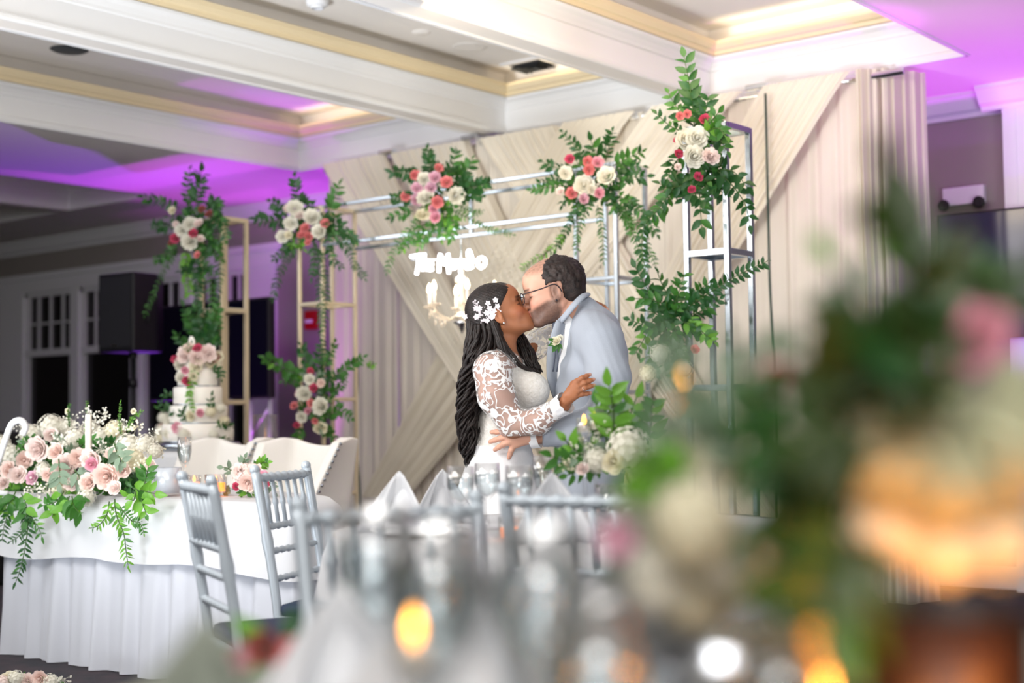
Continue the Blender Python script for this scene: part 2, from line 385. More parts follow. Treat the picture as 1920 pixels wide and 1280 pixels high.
def np_mesh(name, parts, mats, midx=None, smooth=True, relax=0):
    P = []; Q = []; n = 0
    for (p,q) in parts: P.append(p); Q.append(q+n); n += len(p)
    P = np.concatenate(P); Q = np.concatenate(Q)
    for _ in range(relax):
        S = np.zeros_like(P); cnt = np.zeros(len(P))
        for a in range(4):
            i = Q[:,a]; j = Q[:,(a+1)%4]
            np.add.at(S,i,P[j]); np.add.at(cnt,i,1); np.add.at(S,j,P[i]); np.add.at(cnt,j,1)
        P = P*.5+.5*S/np.maximum(cnt,1)[:,None]
    me = bpy.data.meshes.new(name); me.vertices.add(len(P)); me.vertices.foreach_set('co', P.astype(np.float32).ravel())
    me.loops.add(len(Q)*4); me.loops.foreach_set('vertex_index', Q.astype(np.int32).ravel())
    me.polygons.add(len(Q)); me.polygons.foreach_set('loop_start', np.arange(0,len(Q)*4,4,dtype=np.int32)); 
    for m in (mats if isinstance(mats,(list,tuple)) else [mats]): me.materials.append(m)
    if midx is not None:
        cen = P[Q].mean(1); me.polygons.foreach_set('material_index', midx(cen).astype(np.int32))
    me.update(calc_edges=True); me.polygons.foreach_set('use_smooth', [smooth]*len(Q)); me.validate(); return me
def catmull(pts, n=6):
    pts = [Vector(p) for p in pts]; out = []
    for i in range(len(pts)-1):
        p0 = pts[max(i-1,0)]; p1 = pts[i]; p2 = pts[i+1]; p3 = pts[min(i+2,len(pts)-1)]
        for k in range(n):
            t = k/n; out.append(.5*((2*p1)+(p2-p0)*t+(2*p0-5*p1+4*p2-p3)*t*t+(3*p1-p0-3*p2+p3)*t**3))
    out.append(pts[-1]); return out
# ---------------- backdrop drape ----------------
M['drape'] = translucent(mat('beige_sheer_drape', '#efe8da', .75, sheen=.2, bump=(180,.15,.004)), '#e0d2bc', .25)
M['drape2'] = translucent(mat('beige_swag_cloth', '#f2ebdc', .7, sheen=.25, bump=(180,.15,.004)), '#e6d8c0', .2)
bd = thing('backdrop_drape','tall beige pleated backdrop with crossing diagonal swags behind the couple','drape',(-5.53,7.35,0))
OX, OY = -5.53, 7.35
def pleats(x, f, ph, a): return a*(.6*math.sin(x*f+ph)+.3*math.sin(x*f*1.73+ph*2)+.25*math.sin(x*f*.47+ph*.7))
edges = [-7.76,-7.05,-6.27,-5.54,-4.85,-4.15,-3.42]
for i in range(6):
    a, c = edges[i], edges[i+1]; b = MB()
    b.grid(lambda u,v: ((a+(c-a)*u)-OX, .03+pleats(a+(c-a)*u, 58+3*math.sin(i), i*1.3+.25*math.sin(v*5), .022*(.5+.5*v if v<1 else 1))*(.6+.4*(1-v)), .01+2.95*v), 90, 9)
    b.build('curtain_panel', M['drape'], bd, True)
b = MB()
b.grid(lambda u,v: (-3.46+.20*u+.02*math.sin(v*4)*(1-v)-OX, -.03+.33*u*u+pleats(u*1.0, 46, .4+.5*v, .02), .01+2.97*v), 60, 12)
b.build('edge_curtain', M['drape'], bd, True)
b = MB()
b.grid(lambda u,v: (-3.33+.14*u-OX, .02+.30*u+pleats(u*1.0, 30, .4+.5*v, .02), .01+2.97*v), 40, 8)
b.build('edge_curtain', M['drape'], bd, True)
swags = [((-7.76,-7.10),(-5.62,-5.42),.35,-.075,0),((-7.08,-6.33),(-5.0,-4.8),.25,-.055,1),((-6.25,-5.57),(-4.1,-3.9),.3,-.035,2),
         ((-5.50,-4.95),(-7.35,-7.15),.5,-.06,3),((-4.80,-4.17),(-7.5,-7.30),.15,-.08,4),((-4.02,-3.47),(-5.95,-5.75),.05,-.10,5)]
for (t0,t1),(b0,b1),zb,yo,i in swags:
    b = MB(); lean = 1 if b0 > t0 else -1
    def fn(u,v,t0=t0,t1=t1,b0=b0,b1=b1,zb=zb,yo=yo,i=i):
        s = v; wl = t0+(b0-t0)*s; wr = t1+(b1-t1)*s
        sag = math.sin(math.pi*s)*.03
        x = wl+(wr-wl)*u; z = 2.965+(zb-2.965)*s - sag*(1 if u>.5 else .6)
        tt = .35+.65*math.sin(math.pi*min(1,s*1.1+.05))
        y = yo + (.016*math.sin(u*2*math.pi*9+i)+.009*math.sin(u*2*math.pi*21+i*2+s*3)+.006*math.sin(u*2*math.pi*33+s*4))*tt
        if s < .03: y += .02
        # folded edges turn in
        e = min(u,1-u)
        if e < .03: y += .03*(1-e/.03)
        return (x-OX, y, z)
    b.grid(fn, 110, 30); b.build('swag', M['drape2'], bd, True)
b = MB(); b.tube([(-7.8-OX,.04,2.94),(-3.2-OX,.04,2.94)],.02,10); b.build('crossbar', M['chrome'], bd, True)
for x in (-7.72,-6.30,-5.55,-4.08,-3.42):
    b = MB(); b.tube([(x-OX,.08,0),(x-OX,.08,2.95)],.02,8); b.box((x-OX,.08,.01),(.4,.12,.02)); b.build('upright', M['chrome'], bd)
for x in (-7.08,-6.29,-4.07):
    b = MB(); b.box((x-OX,-.03,2.975),(.14,.05,.03),None,.005); b.build('clamp', M['chrome'], bd)
M['cable'] = mat('dark_green_cable','#12332a',.5)
for (pts,lab) in (([(1441,430),(1443,520),(1447,600),(1452,700)],'thin dark green cable hanging against the drape right of the tallest flower column'),([(668,640),(671,720),(664,800),(674,900),(676,1000)],'dark cable hanging at the left drape edge behind the white wing chair')):
    b = MB(); P = [ony(x,y,7.2) for x,y in pts]; top = Vector((P[0].x+.01,7.2,P[0].z+(.5 if 'right' in lab else .0))); P = ([Vector((P[0].x,7.2,2.9))] if 'right' in lab else [Vector((P[0].x,7.2,2.4))])+P+[Vector((P[-1].x,7.2,.008))]
    b.tube(catmull(P,4),.007,6); tag(b.build('cable', M['cable'], None, True), lab, 'cable')

# ---------------- square tube columns ----------------
M['champ'] = mat('champagne_metal','#e2d3b8',.35,metal=.6)
M['silver'] = mat('mirror_silver_metal','#b4bcc4',.24,metal=1)
M['acryl'] = mat('frosted_acrylic','#dfe6ee',.25,spec=.6)
def frame_tower(name, label, x0, x1, y0, y1, m, zs, group=None, shelf=(), t=.022, open_top=False):
    r = thing(name, label, 'metal stand', ((x0+x1)/2,(y0+y1)/2,0), 0, group); w_, d_ = x1-x0, y1-y0; zt = max(zs)
    for sx in (-1,1):
        for sy in (-1,1):
            b = MB(); b.box((sx*(w_/2-t/2),sy*(d_/2-t/2),zt/2),(t,t,zt),None,.003); b.build('post', m, r)
    for z in zs+[t]:
        for sy in (-1,1):
            b = MB(); b.box((0,sy*(d_/2-t/2),z-t/2),(w_-2*t,t,t)); b.build('rung', m, r)
        for sx in (-1,1):
            b = MB(); b.box((sx*(w_/2-t/2),0,z-t/2),(t,d_-2*t,t)); b.build('rung', m, r)
        if z in shelf:
            b = MB(); b.box((0,0,z-.001),(w_-.01,d_-.01,.006)); b.build('shelf', M['acryl'], r)
    return r
frame_tower('flower_column','champagne metal open frame column farthest left, in front of the dark screen',-7.52,-7.28,5.97,6.2,M['champ'],[2.4,1.8,1.2,.6],shelf=(1.8,),t=.028)
frame_tower('flower_column','shiny silver open frame column at the right, tallest in the picture',-3.52,-3.28,5.60,5.84,M['silver'],[2.4,1.82,1.2,.6],shelf=(1.82,),t=.026)
ar = thing('flower_arch','silver square tube arch frame with a double top beam and box legs','arch',(-5.5,6.25,0))
def bar(p, q, m, nm='post', t=.022):
    p = Vector(p); q = Vector(q); b = MB(); sz = [abs(p[i]-q[i])+t for i in range(3)]; b.box((p+q)/2-Vector((-5.5,6.25,0)), sz, None, .003); return b.build(nm, m, ar)
y0,y1 = 6.12,6.40
for (xa,xb,m) in ((-6.70,-6.49,M['champ']),(-4.52,-4.26,M['silver'])):
    for x in (xa,xb):
        for y in (y0,y1): bar((x,y,.011),(x,y,2.39),m)
    for z in (2.39,1.79,1.19,.6,.02):
        for y in (y0,y1): bar((xa+.022,y,z),(xb-.022,y,z),m,'rung')
        for x in (xa,xb): bar((x,y0+.022,z),(x,y1-.022,z),m,'rung')
for z in (2.39,2.15):
    for y in (y0,y1): bar((-6.47,y,z),(-4.54,y,z),M['silver'],'rail')
for y in (y0,y1): bar((-5.5,y,2.17),(-5.5,y,2.37),M['silver'],'rung')

# ---------------- loudspeaker on tripod, screen on stand ----------------
p = W(250,660,10.6); spx, spy = p.x, p.y; rz = YAW+math.radians(-33)
t = thing('speaker_stand','black tripod pole under the loudspeaker in front of the windows','stand',(spx,spy,0),rz)
b = MB(); b.tube([(0,0,.08),(0,0,1.66)],.02,10); b.build('pole', M['black'], t, True)
b = MB(); b.tube([(0,0,.7),(0,0,.8)],.034,10); b.build('collar', M['black'], t, True); b = MB(); b.tube([(0,0,1.32),(0,0,1.38)],.03,10); b.build('collar', M['black'], t, True)
for q in range(3):
    g = q*2.09; b = MB(); b.tube([(.03*math.cos(g),.03*math.sin(g),.75),(.5*math.cos(g),.5*math.sin(g),.015)],.013,8); b.build('leg', M['black'], t, True)
t = thing('loudspeaker','large black loudspeaker box on a tripod pole before the windows','speaker',(spx,spy,1.66),rz)
b = MB(); x=.19; prof=[(-x,-.17),(x,-.17),(x,.06),(x*.6,.19),(-x*.6,.19),(-x,.06)]
n=len(prof); b.add([(px_,py_,z) for z in (-.08,.50) for (px_,py_) in prof],[tuple(range(n))[::-1],tuple(range(n,2*n))]+[(i,(i+1)%n,n+(i+1)%n,n+i) for i in range(n)]); o=b.build('cabinet', M['black'], t)
bv=o.modifiers.new('bevel','BEVEL'); bv.width=.012; bv.segments=3
M['grille'] = mat('black_grille','#17171c',.7,bump=(900,.6,.004))
b = MB(); b.b2((-.17,-.178,-.05),(.17,-.168,.47),.006); b.build('grille', M['grille'], t)
b = MB(); b.box((.0,-.183,-.035),(.06,.006,.012)); b.build('badge', M['chrome'], t)
b = MB(); b.tube([(.17,-.05,.12),(.205,-.04,.14),(.205,-.04,.28),(.17,-.05,.30)],.008,6); b.build('handle', M['black'], t, True)
b = MB(); b.lathe([(.03,-.12),(.03,-.08)],12); b.build('pole_cup', M['black'], t, True)
a = ony(285,752,7.05); c = ony(510,556,7.05)
t = thing('projection_monitor','large black flat screen on a stand behind the champagne column','screen',((a.x+c.x)/2,7.05,0))
hw = (c.x-a.x)/2; zb, zt = a.z, c.z
b = MB(); b.b2((-hw,-.03,zb),(hw,.03,zt),.008); b.build('case', M['black'], t)
b = MB(); b.b2((-hw+.02,-.034,zb+.02),(hw-.02,-.03,zt-.02)); b.build('screen', mat('monitor_glass','#0a0918',.25,spec=.3), t)
M['standw'] = mat('white_stand_metal','#c9c2d6',.3,metal=.3)
for x in (hw-.30,hw-.08):
    b = MB(); b.tube([(x,.05,.03),(x,.05,zb+.3)],.02,10); b.build('leg', M['standw'], t, True)
for z in (.25,.62,.95):
    b = MB(); b.tube([(hw-.30,.05,z),(hw-.08,.05,z+.22)],.012,8); b.build('brace', M['standw'], t, True)
b = MB(); b.b2((hw-.42,-.25,.0),(hw+.05,.25,.03),.005); b.build('base', M['black'], t)
light('SPOT','party_uplight_stand',(-7.95,6.6,.15),(-8.2,7.1,1.0),90,MAG,.04,spot=70,blend=.5)

# ---------------- sweetheart table ----------------
M['linen'] = translucent(mat('white_linen','#dcdee2',.75,sheen=.2,bump=(400,.12,.003)),'#e9edf5',.12)
M['skirt'] = translucent(mat('white_satin_skirt','#d8dce6',.5,sheen=.3,bump=(200,.1,.003)),'#e2e8f4',.15)
TX0,TX1,TY0,TY1 = -6.1,-4.12,3.72,4.33
t = thing('sweetheart_table','long head table under white linen with a pleated floor-length skirt','table',(TX0,TY0,0))
LX, LY = TX1-TX0, TY1-TY0
def _outline():
    P = []
    for i in range(40): P.append((.05+(LX-.1)*i/40, 0))
    for i in range(121):     # half ellipse behind, with softened corners
        g = math.pi*i/120; c_, s_ = math.cos(g), math.sin(g)
        P.append((LX/2+LX/2*math.copysign(abs(c_)**1.1,c_), LY*s_**.9))
    return P
_P = _outline(); _n = len(_P)
_L = [0]
for i in range(_n): a_ = _P[i]; c_ = _P[(i+1)%_n]; _L.append(_L[-1]+math.hypot(c_[0]-a_[0],c_[1]-a_[1]))
import bisect
def perim(s):
    s %= _L[-1]; i = min(max(bisect.bisect_right(_L, s)-1,0),_n-1); f = (s-_L[i])/max(_L[i+1]-_L[i],1e-9)
    a_ = _P[i]; c_ = _P[(i+1)%_n]
    e = .05
    def pt(q):
        q %= _L[-1]; k_ = min(max(bisect.bisect_right(_L, q)-1,0),_n-1); g = (q-_L[k_])/max(_L[k_+1]-_L[k_],1e-9); u=_P[k_]; v=_P[(k_+1)%_n]; return (u[0]+(v[0]-u[0])*g, u[1]+(v[1]-u[1])*g)
    p0 = pt(s-e); p1 = pt(s+e); tx,ty = p1[0]-p0[0],p1[1]-p0[1]; l = math.hypot(tx,ty) or 1
    return (a_[0]+(c_[0]-a_[0])*f, a_[1]+(c_[1]-a_[1])*f, ty/l, -tx/l)
b = MB(); n_ = 60; ring_ = [perim(_L[-1]*i/n_) for i in range(n_)]
b.add([(x,y,z) for z in (.70,.735) for (x,y,_,_) in ring_],[tuple(range(n_))[::-1],tuple(range(n_,2*n_))]+[(i,(i+1)%n_,n_+(i+1)%n_,n_+i) for i in range(n_)])
b.build('tabletop', mat('table_wood','#a08a6a',.6), t)
for (x,y) in ((.25,.1),(LX-.25,.1),(LX*.3,LY-.25),(LX*.7,LY-.25)):
    b = MB(); b.tube([(x,y,0),(x,y,.70)],.018,8); b.build('leg', M['chrome'], t, True)
TOT = _L[-1]
b = MB()
def skirt(u,v):
    x,y,nx,ny = perim(u*TOT); s = u*TOT
    a = .006+.03*(1-v); q = math.sin(s*36)+.5*math.sin(s*61+1)+.5*math.sin(s*17+2)
    fl = .015+.035*(1-v)+a*q*.55
    return (x+nx*fl, y+ny*fl, .004+.72*v)
b.grid(skirt, 900, 10, True); b.build('skirt', M['skirt'], t, True)
tc_ = MB()
def cloth(u,v):
    x,y,nx,ny = perim(u*TOT); s = u*TOT
    cx, cy = LX/2, LY*.42
    if v < .3: k_ = v/.3; return (cx+(x-cx)*k_, cy+(y-cy)*k_, .742)
    k_ = (v-.3)/.7
    drop = k_*(.275+.012*math.sin(s*3.1+1)+.010*math.sin(s*7.3))
    wav = .010*math.sin(s*9)*k_+.006*math.sin(s*23)*k_
    rnd = .052*(1-math.exp(-k_*14))
    return (x+nx*(rnd+.03*k_+wav), y+ny*(rnd+.03*k_+wav), .748-drop if k_>0 else .748)
tc_.grid(cloth, 420, 14, True); o = tc_.build('tablecloth', M['linen'], None, True); o.location = (TX0,TY0,0); tag(o,'white linen overlay cloth hanging over the long head table','tablecloth')

# ---------------- white wing chairs ----------------
M['velvet'] = mat('white_upholstery','#eceae6',.6,sheen=.3,bump=(300,.1,.003))
M['nail'] = mat('silver_nailhead','#9aa2ad',.25,metal=1)
def wing_chair(label, x, y, rz=0):
    r = thing('wing_chair', label, 'chair', (x,y,0), rz, 'white wing chairs at the head table')
    def yf(z): # front edge of the wing by height
        return -.06-.27*max(0,min(1,(1.0-z)/.48))**1.0
    def shell(u, z, off):
        s = (u*2-1); hw_ = .195+.02*max(0,(z-.5))+off
        a = abs(s)
        bow = .02*(1-(a/.5)**2) if a < .5 else 0
        if a < .5: return (math.copysign(hw_*a/.5*.86, s), .04+off+bow*1.0 + (.16*(z-.45) if z>.45 else 0))
        k_ = (a-.5)/.5; k2 = min(1,k_/.18); y0_ = .04+off+(.16*(z-.45) if z>.45 else 0)
        xx = hw_*(.86+.14*math.sin(k2*math.pi/2)); yy = y0_-.05*(1-math.cos(k2*math.pi/2))
        if k_ > .18: yy = y0_-.05+(yf(z)-y0_+.05)*(k_-.18)/.82; xx += .05*((k_-.18)/.82)*max(0,(z-.55)/.45)
        return (math.copysign(xx,s), yy)
    def ztop(u): s = abs(u*2-1); return 1.0-.035*(1-min(1,(s/.5)**2)) if s < .5 else 1.0+.01*math.sin(math.pi*min(1,(s-.5)/.3))-.015*max(0,(s-.8)/.2)
    b = MB(); nu, nv = 49, 22
    def f(u,v,off):
        z = .14+(ztop(u)-.14)*v; x_,y_ = shell(u,z,off); return (x_,y_,z)
    vi = [f(i/(nu-1),j/(nv-1),-.028) for j in range(nv) for i in range(nu)]; vo = [f(i/(nu-1),j/(nv-1),.028) for j in range(nv) for i in range(nu)]
    q = nu*nv; fs = []
    for j in range(nv-1):
        for i in range(nu-1): fs.append((j*nu+i,j*nu+i+1,(j+1)*nu+i+1,(j+1)*nu+i)); fs.append((q+j*nu+i+1,q+j*nu+i,q+(j+1)*nu+i,q+(j+1)*nu+i+1))
    for i in range(nu-1): fs.append(((nv-1)*nu+i,(nv-1)*nu+i+1,q+(nv-1)*nu+i+1,q+(nv-1)*nu+i)); fs.append((i+1,i,q+i,q+i+1))
    for j in range(nv-1): fs.append((j*nu,(j+1)*nu,q+(j+1)*nu,q+j*nu)); fs.append((j*nu+nu-1,q+j*nu+nu-1,q+(j+1)*nu+nu-1,(j+1)*nu+nu-1))
    b.add(vi+vo, fs); o = b.build('winged_back', M['velvet'], r, True)
    bv = o.modifiers.new('bevel','BEVEL'); bv.width=.012; bv.segments=3; bv.limit_method='ANGLE'; bv.angle_limit=math.radians(50)
    b = MB(); b.box((0,-.16,.26),(.36,.44,.22),None,.03); b.build('seat_base', M['velvet'], r, True)
    b = MB(); b.box((0,-.17,.42),(.34,.42,.12),None,.05); b.build('seat_cushion', M['velvet'], r, True)
    for sx in (-1,1):
        for y_ in (-.34,.02):
            b = MB(); b.tube([(sx*.15,y_,.0),(sx*.15,y_,.15)],[.014,.022],8); b.build('leg', M['black'], r, True)
    nb = MB(); nb.ell((0,0,0),(.008,.008,.008),8,5); nm = nb.mesh('nail', M['nail'])
    for side in (0,1):
        for k_ in range(24):
            z = .30+.68*k_/23; x_,y_ = shell(.985 if side else .015, z, .031); y_ = y_-.0; o = link('nail', nm, r, (x_,y_,z))
    r.scale = (1,1,.965); return r
c2 = W(574,820,7.2); c1 = W(425,820,7.6)
wing_chair('white wing chair with silver nailheads, the right one of the two behind the head table', c2.x, c2.y, math.radians(5))
wing_chair('white wing chair behind the head table, left one, directly before the cake', c1.x, c1.y, math.radians(3))

# ---------------- chiavari chairs ----------------
M['silverwood'] = mat('silver_grey_lacquer','#b2bcc5',.4,metal=.15,spec=.6)
M['navy'] = mat('navy_cushion','#27304e',.8,bump=(300,.2,.003))
def chiavari(label, p, rz, group='silver bamboo-look ballroom chairs'):
    r = thing('ballroom_chair', label, 'chair', (p[0],p[1],0), rz, group)
    m = M['silverwood']
    def knotty(a, c, rad, name, n=3):
        a=Vector(a); c=Vector(c); b = MB(); L=(c-a).length; pts=[a]; rs=[rad]
        for i in range(1,n+1):
            f=i/(n+1)
            for d,rr in ((-.012,rad),(-.005,rad*1.35),(.005,rad*1.35),(.012,rad)): pts.append(a+(c-a)*(f+d/L)); rs.append(rr)
        pts.append(c); rs.append(rad); b.tube(pts,rs,8); return b.build(name, m, r, True)
    for s in (-1,1):
        b = MB(); pts = catmull([(s*.185,.17,0),(s*.180,.185,.25),(s*.178,.19,.45),(s*.180,.225,.7),(s*.185,.265,.925)],5)
        rs = [.015+.004*(1 if i%6==3 else 0) for i in range(len(pts))]; b.tube(pts, rs, 8); b.ell((s*.185,.267,.932),.018,8,5); b.build('rear_leg', m, r, True)
        knotty((s*.195,-.19,0),(s*.195,-.18,.44),.016,'front_leg',2)
        knotty((s*.19,-.18,.16),(s*.182,.17,.16),.009,'stretcher',1); knotty((s*.19,-.18,.28),(s*.182,.18,.28),.009,'stretcher',1)
    for z in (.16,.30): knotty((-.19,-.185,z),(.19,-.185,z),.009,'stretcher',1)
    knotty((-.18,.178,.22),(.18,.178,.22),.009,'stretcher',1)
    def yb(z): return .19+(.075)*((z-.45)/.475)
    for z,nm,rd in ((.905,'top_rail',.014),(.745,'back_rail',.011),(.665,'back_rail',.010),(.575,'back_rail',.010)):
        b = MB(); n=30; y=yb(z); pts=[(-.18+.36*i/n,y,z) for i in range(n+1)]
        b.tube(pts,[rd*(1+.28*math.sin(i*1.7)) for i in range(n+1)],8); b.build(nm, m, r, True)
    for i in range(6):
        x = -.13+.26*i/5; knotty((x,yb(.9),.9),(x,yb(.75),.745),.0075,'spindle',1)
    b = MB(); b.box((0,0,.445),(.40,.39,.03),None,.010); b.build('seat', m, r)
    b = MB(); b.box((0,-.005,.478),(.385,.37,.045),None,.02); b.build('cushion', M['navy'], r, True)
    r.scale = (1,1,.975); return r
def face(lat, dep): return math.atan2(dep,lat)+YAW+math.pi/2
def chair_at(label, px, dpt, lat, dep):
    c = W(px, 800, dpt); f = face(lat,dep); 
    # p is the middle of the backrest; the chair's origin sits .23 in front of it
    o = Vector((0,-.23)); ox = o.x*math.cos(f)-o.y*math.sin(f); oy = o.x*math.sin(f)+o.y*math.cos(f)
    return chiavari(label, (c.x+ox, c.y+oy), f)
chair_at('left one of the two silver ballroom chairs standing before the head table', 393, 3.95, .90, .42)
chair_at('right one of the two silver ballroom chairs before the head table', 546, 4.72, .94, -.30)

p = W(4,805,9.5)
t = thing('equipment_case','black equipment case at the left picture edge before the windows','case',(p.x-.2,p.y,0))
b = MB(); b.box((0,0,.51),(.62,.45,1.0),None,.02); b.build('body', M['black'], t)
for z in (.25,.8):
    b = MB(); b.tube([(.31,-.1,z),(.345,-.09,z),(.345,.09,z),(.31,.1,z)],.008,6); b.build('handle', M['chrome'], t, True)
# ---------------- flowers and foliage ----------------
def petal_mat(name, c, c2=None, f=.3): return translucent(mat(name, c, .6, sheen=.2, noise=(18,.6,c2 or c)), c, f)
PM = {'white':petal_mat('white_petal','#f3f0e6','#e6e4cd'),'cream':petal_mat('cream_petal','#f3ecd6','#e9e4bf'),'blush':petal_mat('blush_petal','#fae6e0','#fbf0ea'),
 'sage':petal_mat('pale_green_petal','#c2c6a4','#d2d0b0'),'peach':petal_mat('peach_petal','#fadfd5','#fbe9e1'),'coral':petal_mat('coral_petal','#e8868a','#f0a29c'),'pink':petal_mat('pink_petal','#e8a0b4','#f0bcc8'),'magenta':petal_mat('deep_pink_petal','#c83a62','#dc6080'),
 'rust':petal_mat('rust_petal','#a85a4a','#8c3c40'),'lilac':petal_mat('lilac_pink_petal','#e6b4c8','#eecbd6')}
LM = {'dark':translucent(mat('dark_green_leaf','#1f4a22',.42,noise=(25,.6,'#2f6230')),'#3f7a2c',.25),'olive':translucent(mat('olive_green_leaf','#26380f',.5,noise=(25,.6,'#34491a')),'#3c5616',.2),'mid':translucent(mat('mid_green_leaf','#35692c',.42,noise=(25,.6,'#4a8236')),'#5a9a34',.3),
 'light':translucent(mat('light_green_leaf','#5f9a34',.42,noise=(25,.6,'#7ab040')),'#86c040',.35),'sage':translucent(mat('grey_green_leaf','#748a74',.65,noise=(25,.5,'#8a9c86')),'#86a084',.2)}
M['stem'] = mat('green_stem','#3c5a26',.6)
def leaf_mesh(nm, m, wd=.5, n=5):
    b = MB(); vs = []; fs = []
    for i in range(n):
        t = i/(n-1); ww = wd*.5*math.sin(math.pi*min(1,t**.8*1.0))*(1 if t<1 else 0)+.004; z = -.16*t*t+.03*math.sin(t*6)
        vs += [(-ww,t,z+ww*.35),(0,t,z),(ww,t,z+ww*.35)]
    for i in range(n-1):
        a = i*3; fs += [(a,a+1,a+4,a+3),(a+1,a+2,a+5,a+4)]
    b.add(vs,fs); return b.mesh(nm, m)
LEAF = {k: leaf_mesh('leaf_'+k, LM[k]) for k in LM}
NARROW = {k: leaf_mesh('narrow_leaf_'+k, LM[k], .32, 4) for k in LM}
def rose_mesh(col, npet=(3,4,5,6), open_=1.0, seed=1):
    rr = random.Random(seed); b = MB()
    for ring_i, n in enumerate(npet):
        f = ring_i/(len(npet)-1); rad = .12+.66*f; ht = .60-.42*f; ph = rr.random()*6
        for k in range(n):
            g0 = ph+2*math.pi*k/n; wd = 2*math.pi/n*1.45
            jit = rr.uniform(.9,1.1)
            def fn(u,v,g0=g0,wd=wd,rad=rad,ht=ht,f=f,jit=jit):
                q = abs(2*u-1)
                g = g0+(u-.5)*wd*(.75+.25*math.sin(math.pi*v))
                out = rad*(.30+.80*v**.6)*open_*jit*(1-.10*q*q) + .14*f*max(0,v-.7)*3.3*open_*(1-.5*q*q)
                z = -.42+ (ht+.42)*v*(1-.20*q**3) - .07*f*max(0,v-.75)*4*(1-q*q)
                out += .015*math.sin(u*9+g0*3)*v
                return (out*math.cos(g), out*math.sin(g), z)
            b.grid(fn, 5, 5)
    b.ell((0,0,.2),(.16,.16,.34),6,5)
    return b.mesh('rose_'+col, PM[col])
ROSE = {c: rose_mesh(c, seed=i) for i,c in enumerate(PM)}
PEONY = {c: rose_mesh(c, (4,6,8,9,9), 1.0, seed=i+30) for i,c in enumerate(('white','blush','peach','cream'))}
M['calyx'] = mat('calyx_green','#4c7030',.6)
def hydrangea_mesh(col, n=70, seed=3):
    rr = random.Random(seed); b = MB()
    for i in range(n):
        z = 1-1.7*(i+.5)/n; r = math.sqrt(max(0,1-z*z)); g = i*2.39996; c = Vector((r*math.cos(g), r*math.sin(g), z*.85))*rr.uniform(.86,1.0); nrm = c.normalized()
        t1 = nrm.orthogonal().normalized(); t2 = nrm.cross(t1); a0 = rr.random()*6
        for k in range(4):
            a = a0+k*math.pi/2; d = t1*math.cos(a)+t2*math.sin(a); e = nrm.cross(d); s = .17*rr.uniform(.85,1.15)
            b.add([c, c+d*s*.6+e*s*.48+nrm*.03, c+d*s*1.15+nrm*.02, c+d*s*.6-e*s*.48+nrm*.03], [(0,1,2,3)])
    b.ell((0,0,-.05),(.78,.78,.66),10,6)
    return b.mesh('hydrangea_'+col, PM[col])
HYD = {c: hydrangea_mesh(c, seed=i) for i,c in enumerate(('white','cream','blush','sage'))}
def blossom_mesh(col, seed=3):   # loose sprays of small blossoms
    rr = random.Random(seed); b = MB()
    for i in range(22):
        c = Vector((rr.gauss(0,.45),rr.gauss(0,.45),rr.gauss(0,.4))); b.tube([(0,0,-.5),c],.015,3,False)
        for k in range(5):
            a = k*1.256+i; s = .14; d = Vector((math.cos(a),math.sin(a),.35)); e = Vector((-math.sin(a),math.cos(a),0))
            b.add([c,c+d*s*.6+e*s*.4,c+d*s,c+d*s*.6-e*s*.4],[(0,1,2,3)])
    return b.mesh('blossom_'+col, PM[col])
BLOS = {c: blossom_mesh(c, seed=i) for i,c in enumerate(('white','cream'))}
COLNAME = {'sage':'pale green','white':'white','cream':'cream','blush':'pale blush','peach':'peach','coral':'coral pink','pink':'pink','magenta':'deep pink','rust':'rust red','lilac':'lilac pink'}
VIEW = (camR @ Vector((0,0,1))).normalized()   # from the arrangements roughly back to the room's middle
def put_flower(t, p, r, kind, col, out=None):
    me = {'rose':ROSE,'peony':PEONY,'hydrangea':HYD,'blossom':BLOS}[kind][col]
    o = link(kind if kind!='blossom' else 'blossom_spray', me, t, Vector(p)-t.location)
    d = (out if out is not None else VIEW) + Vector((R_.uniform(-.35,.35),R_.uniform(-.35,.35),R_.uniform(-.1,.5)))
    q = d.normalized().to_track_quat('Z','Y'); o.rotation_mode='QUATERNION'; o.rotation_quaternion = q @ Euler((0,0,R_.random()*6)).to_quaternion()
    o.scale = (r,r,r)
    if kind in ('rose','peony'): o['label'] = COLNAME[col]+' '+kind
    return o
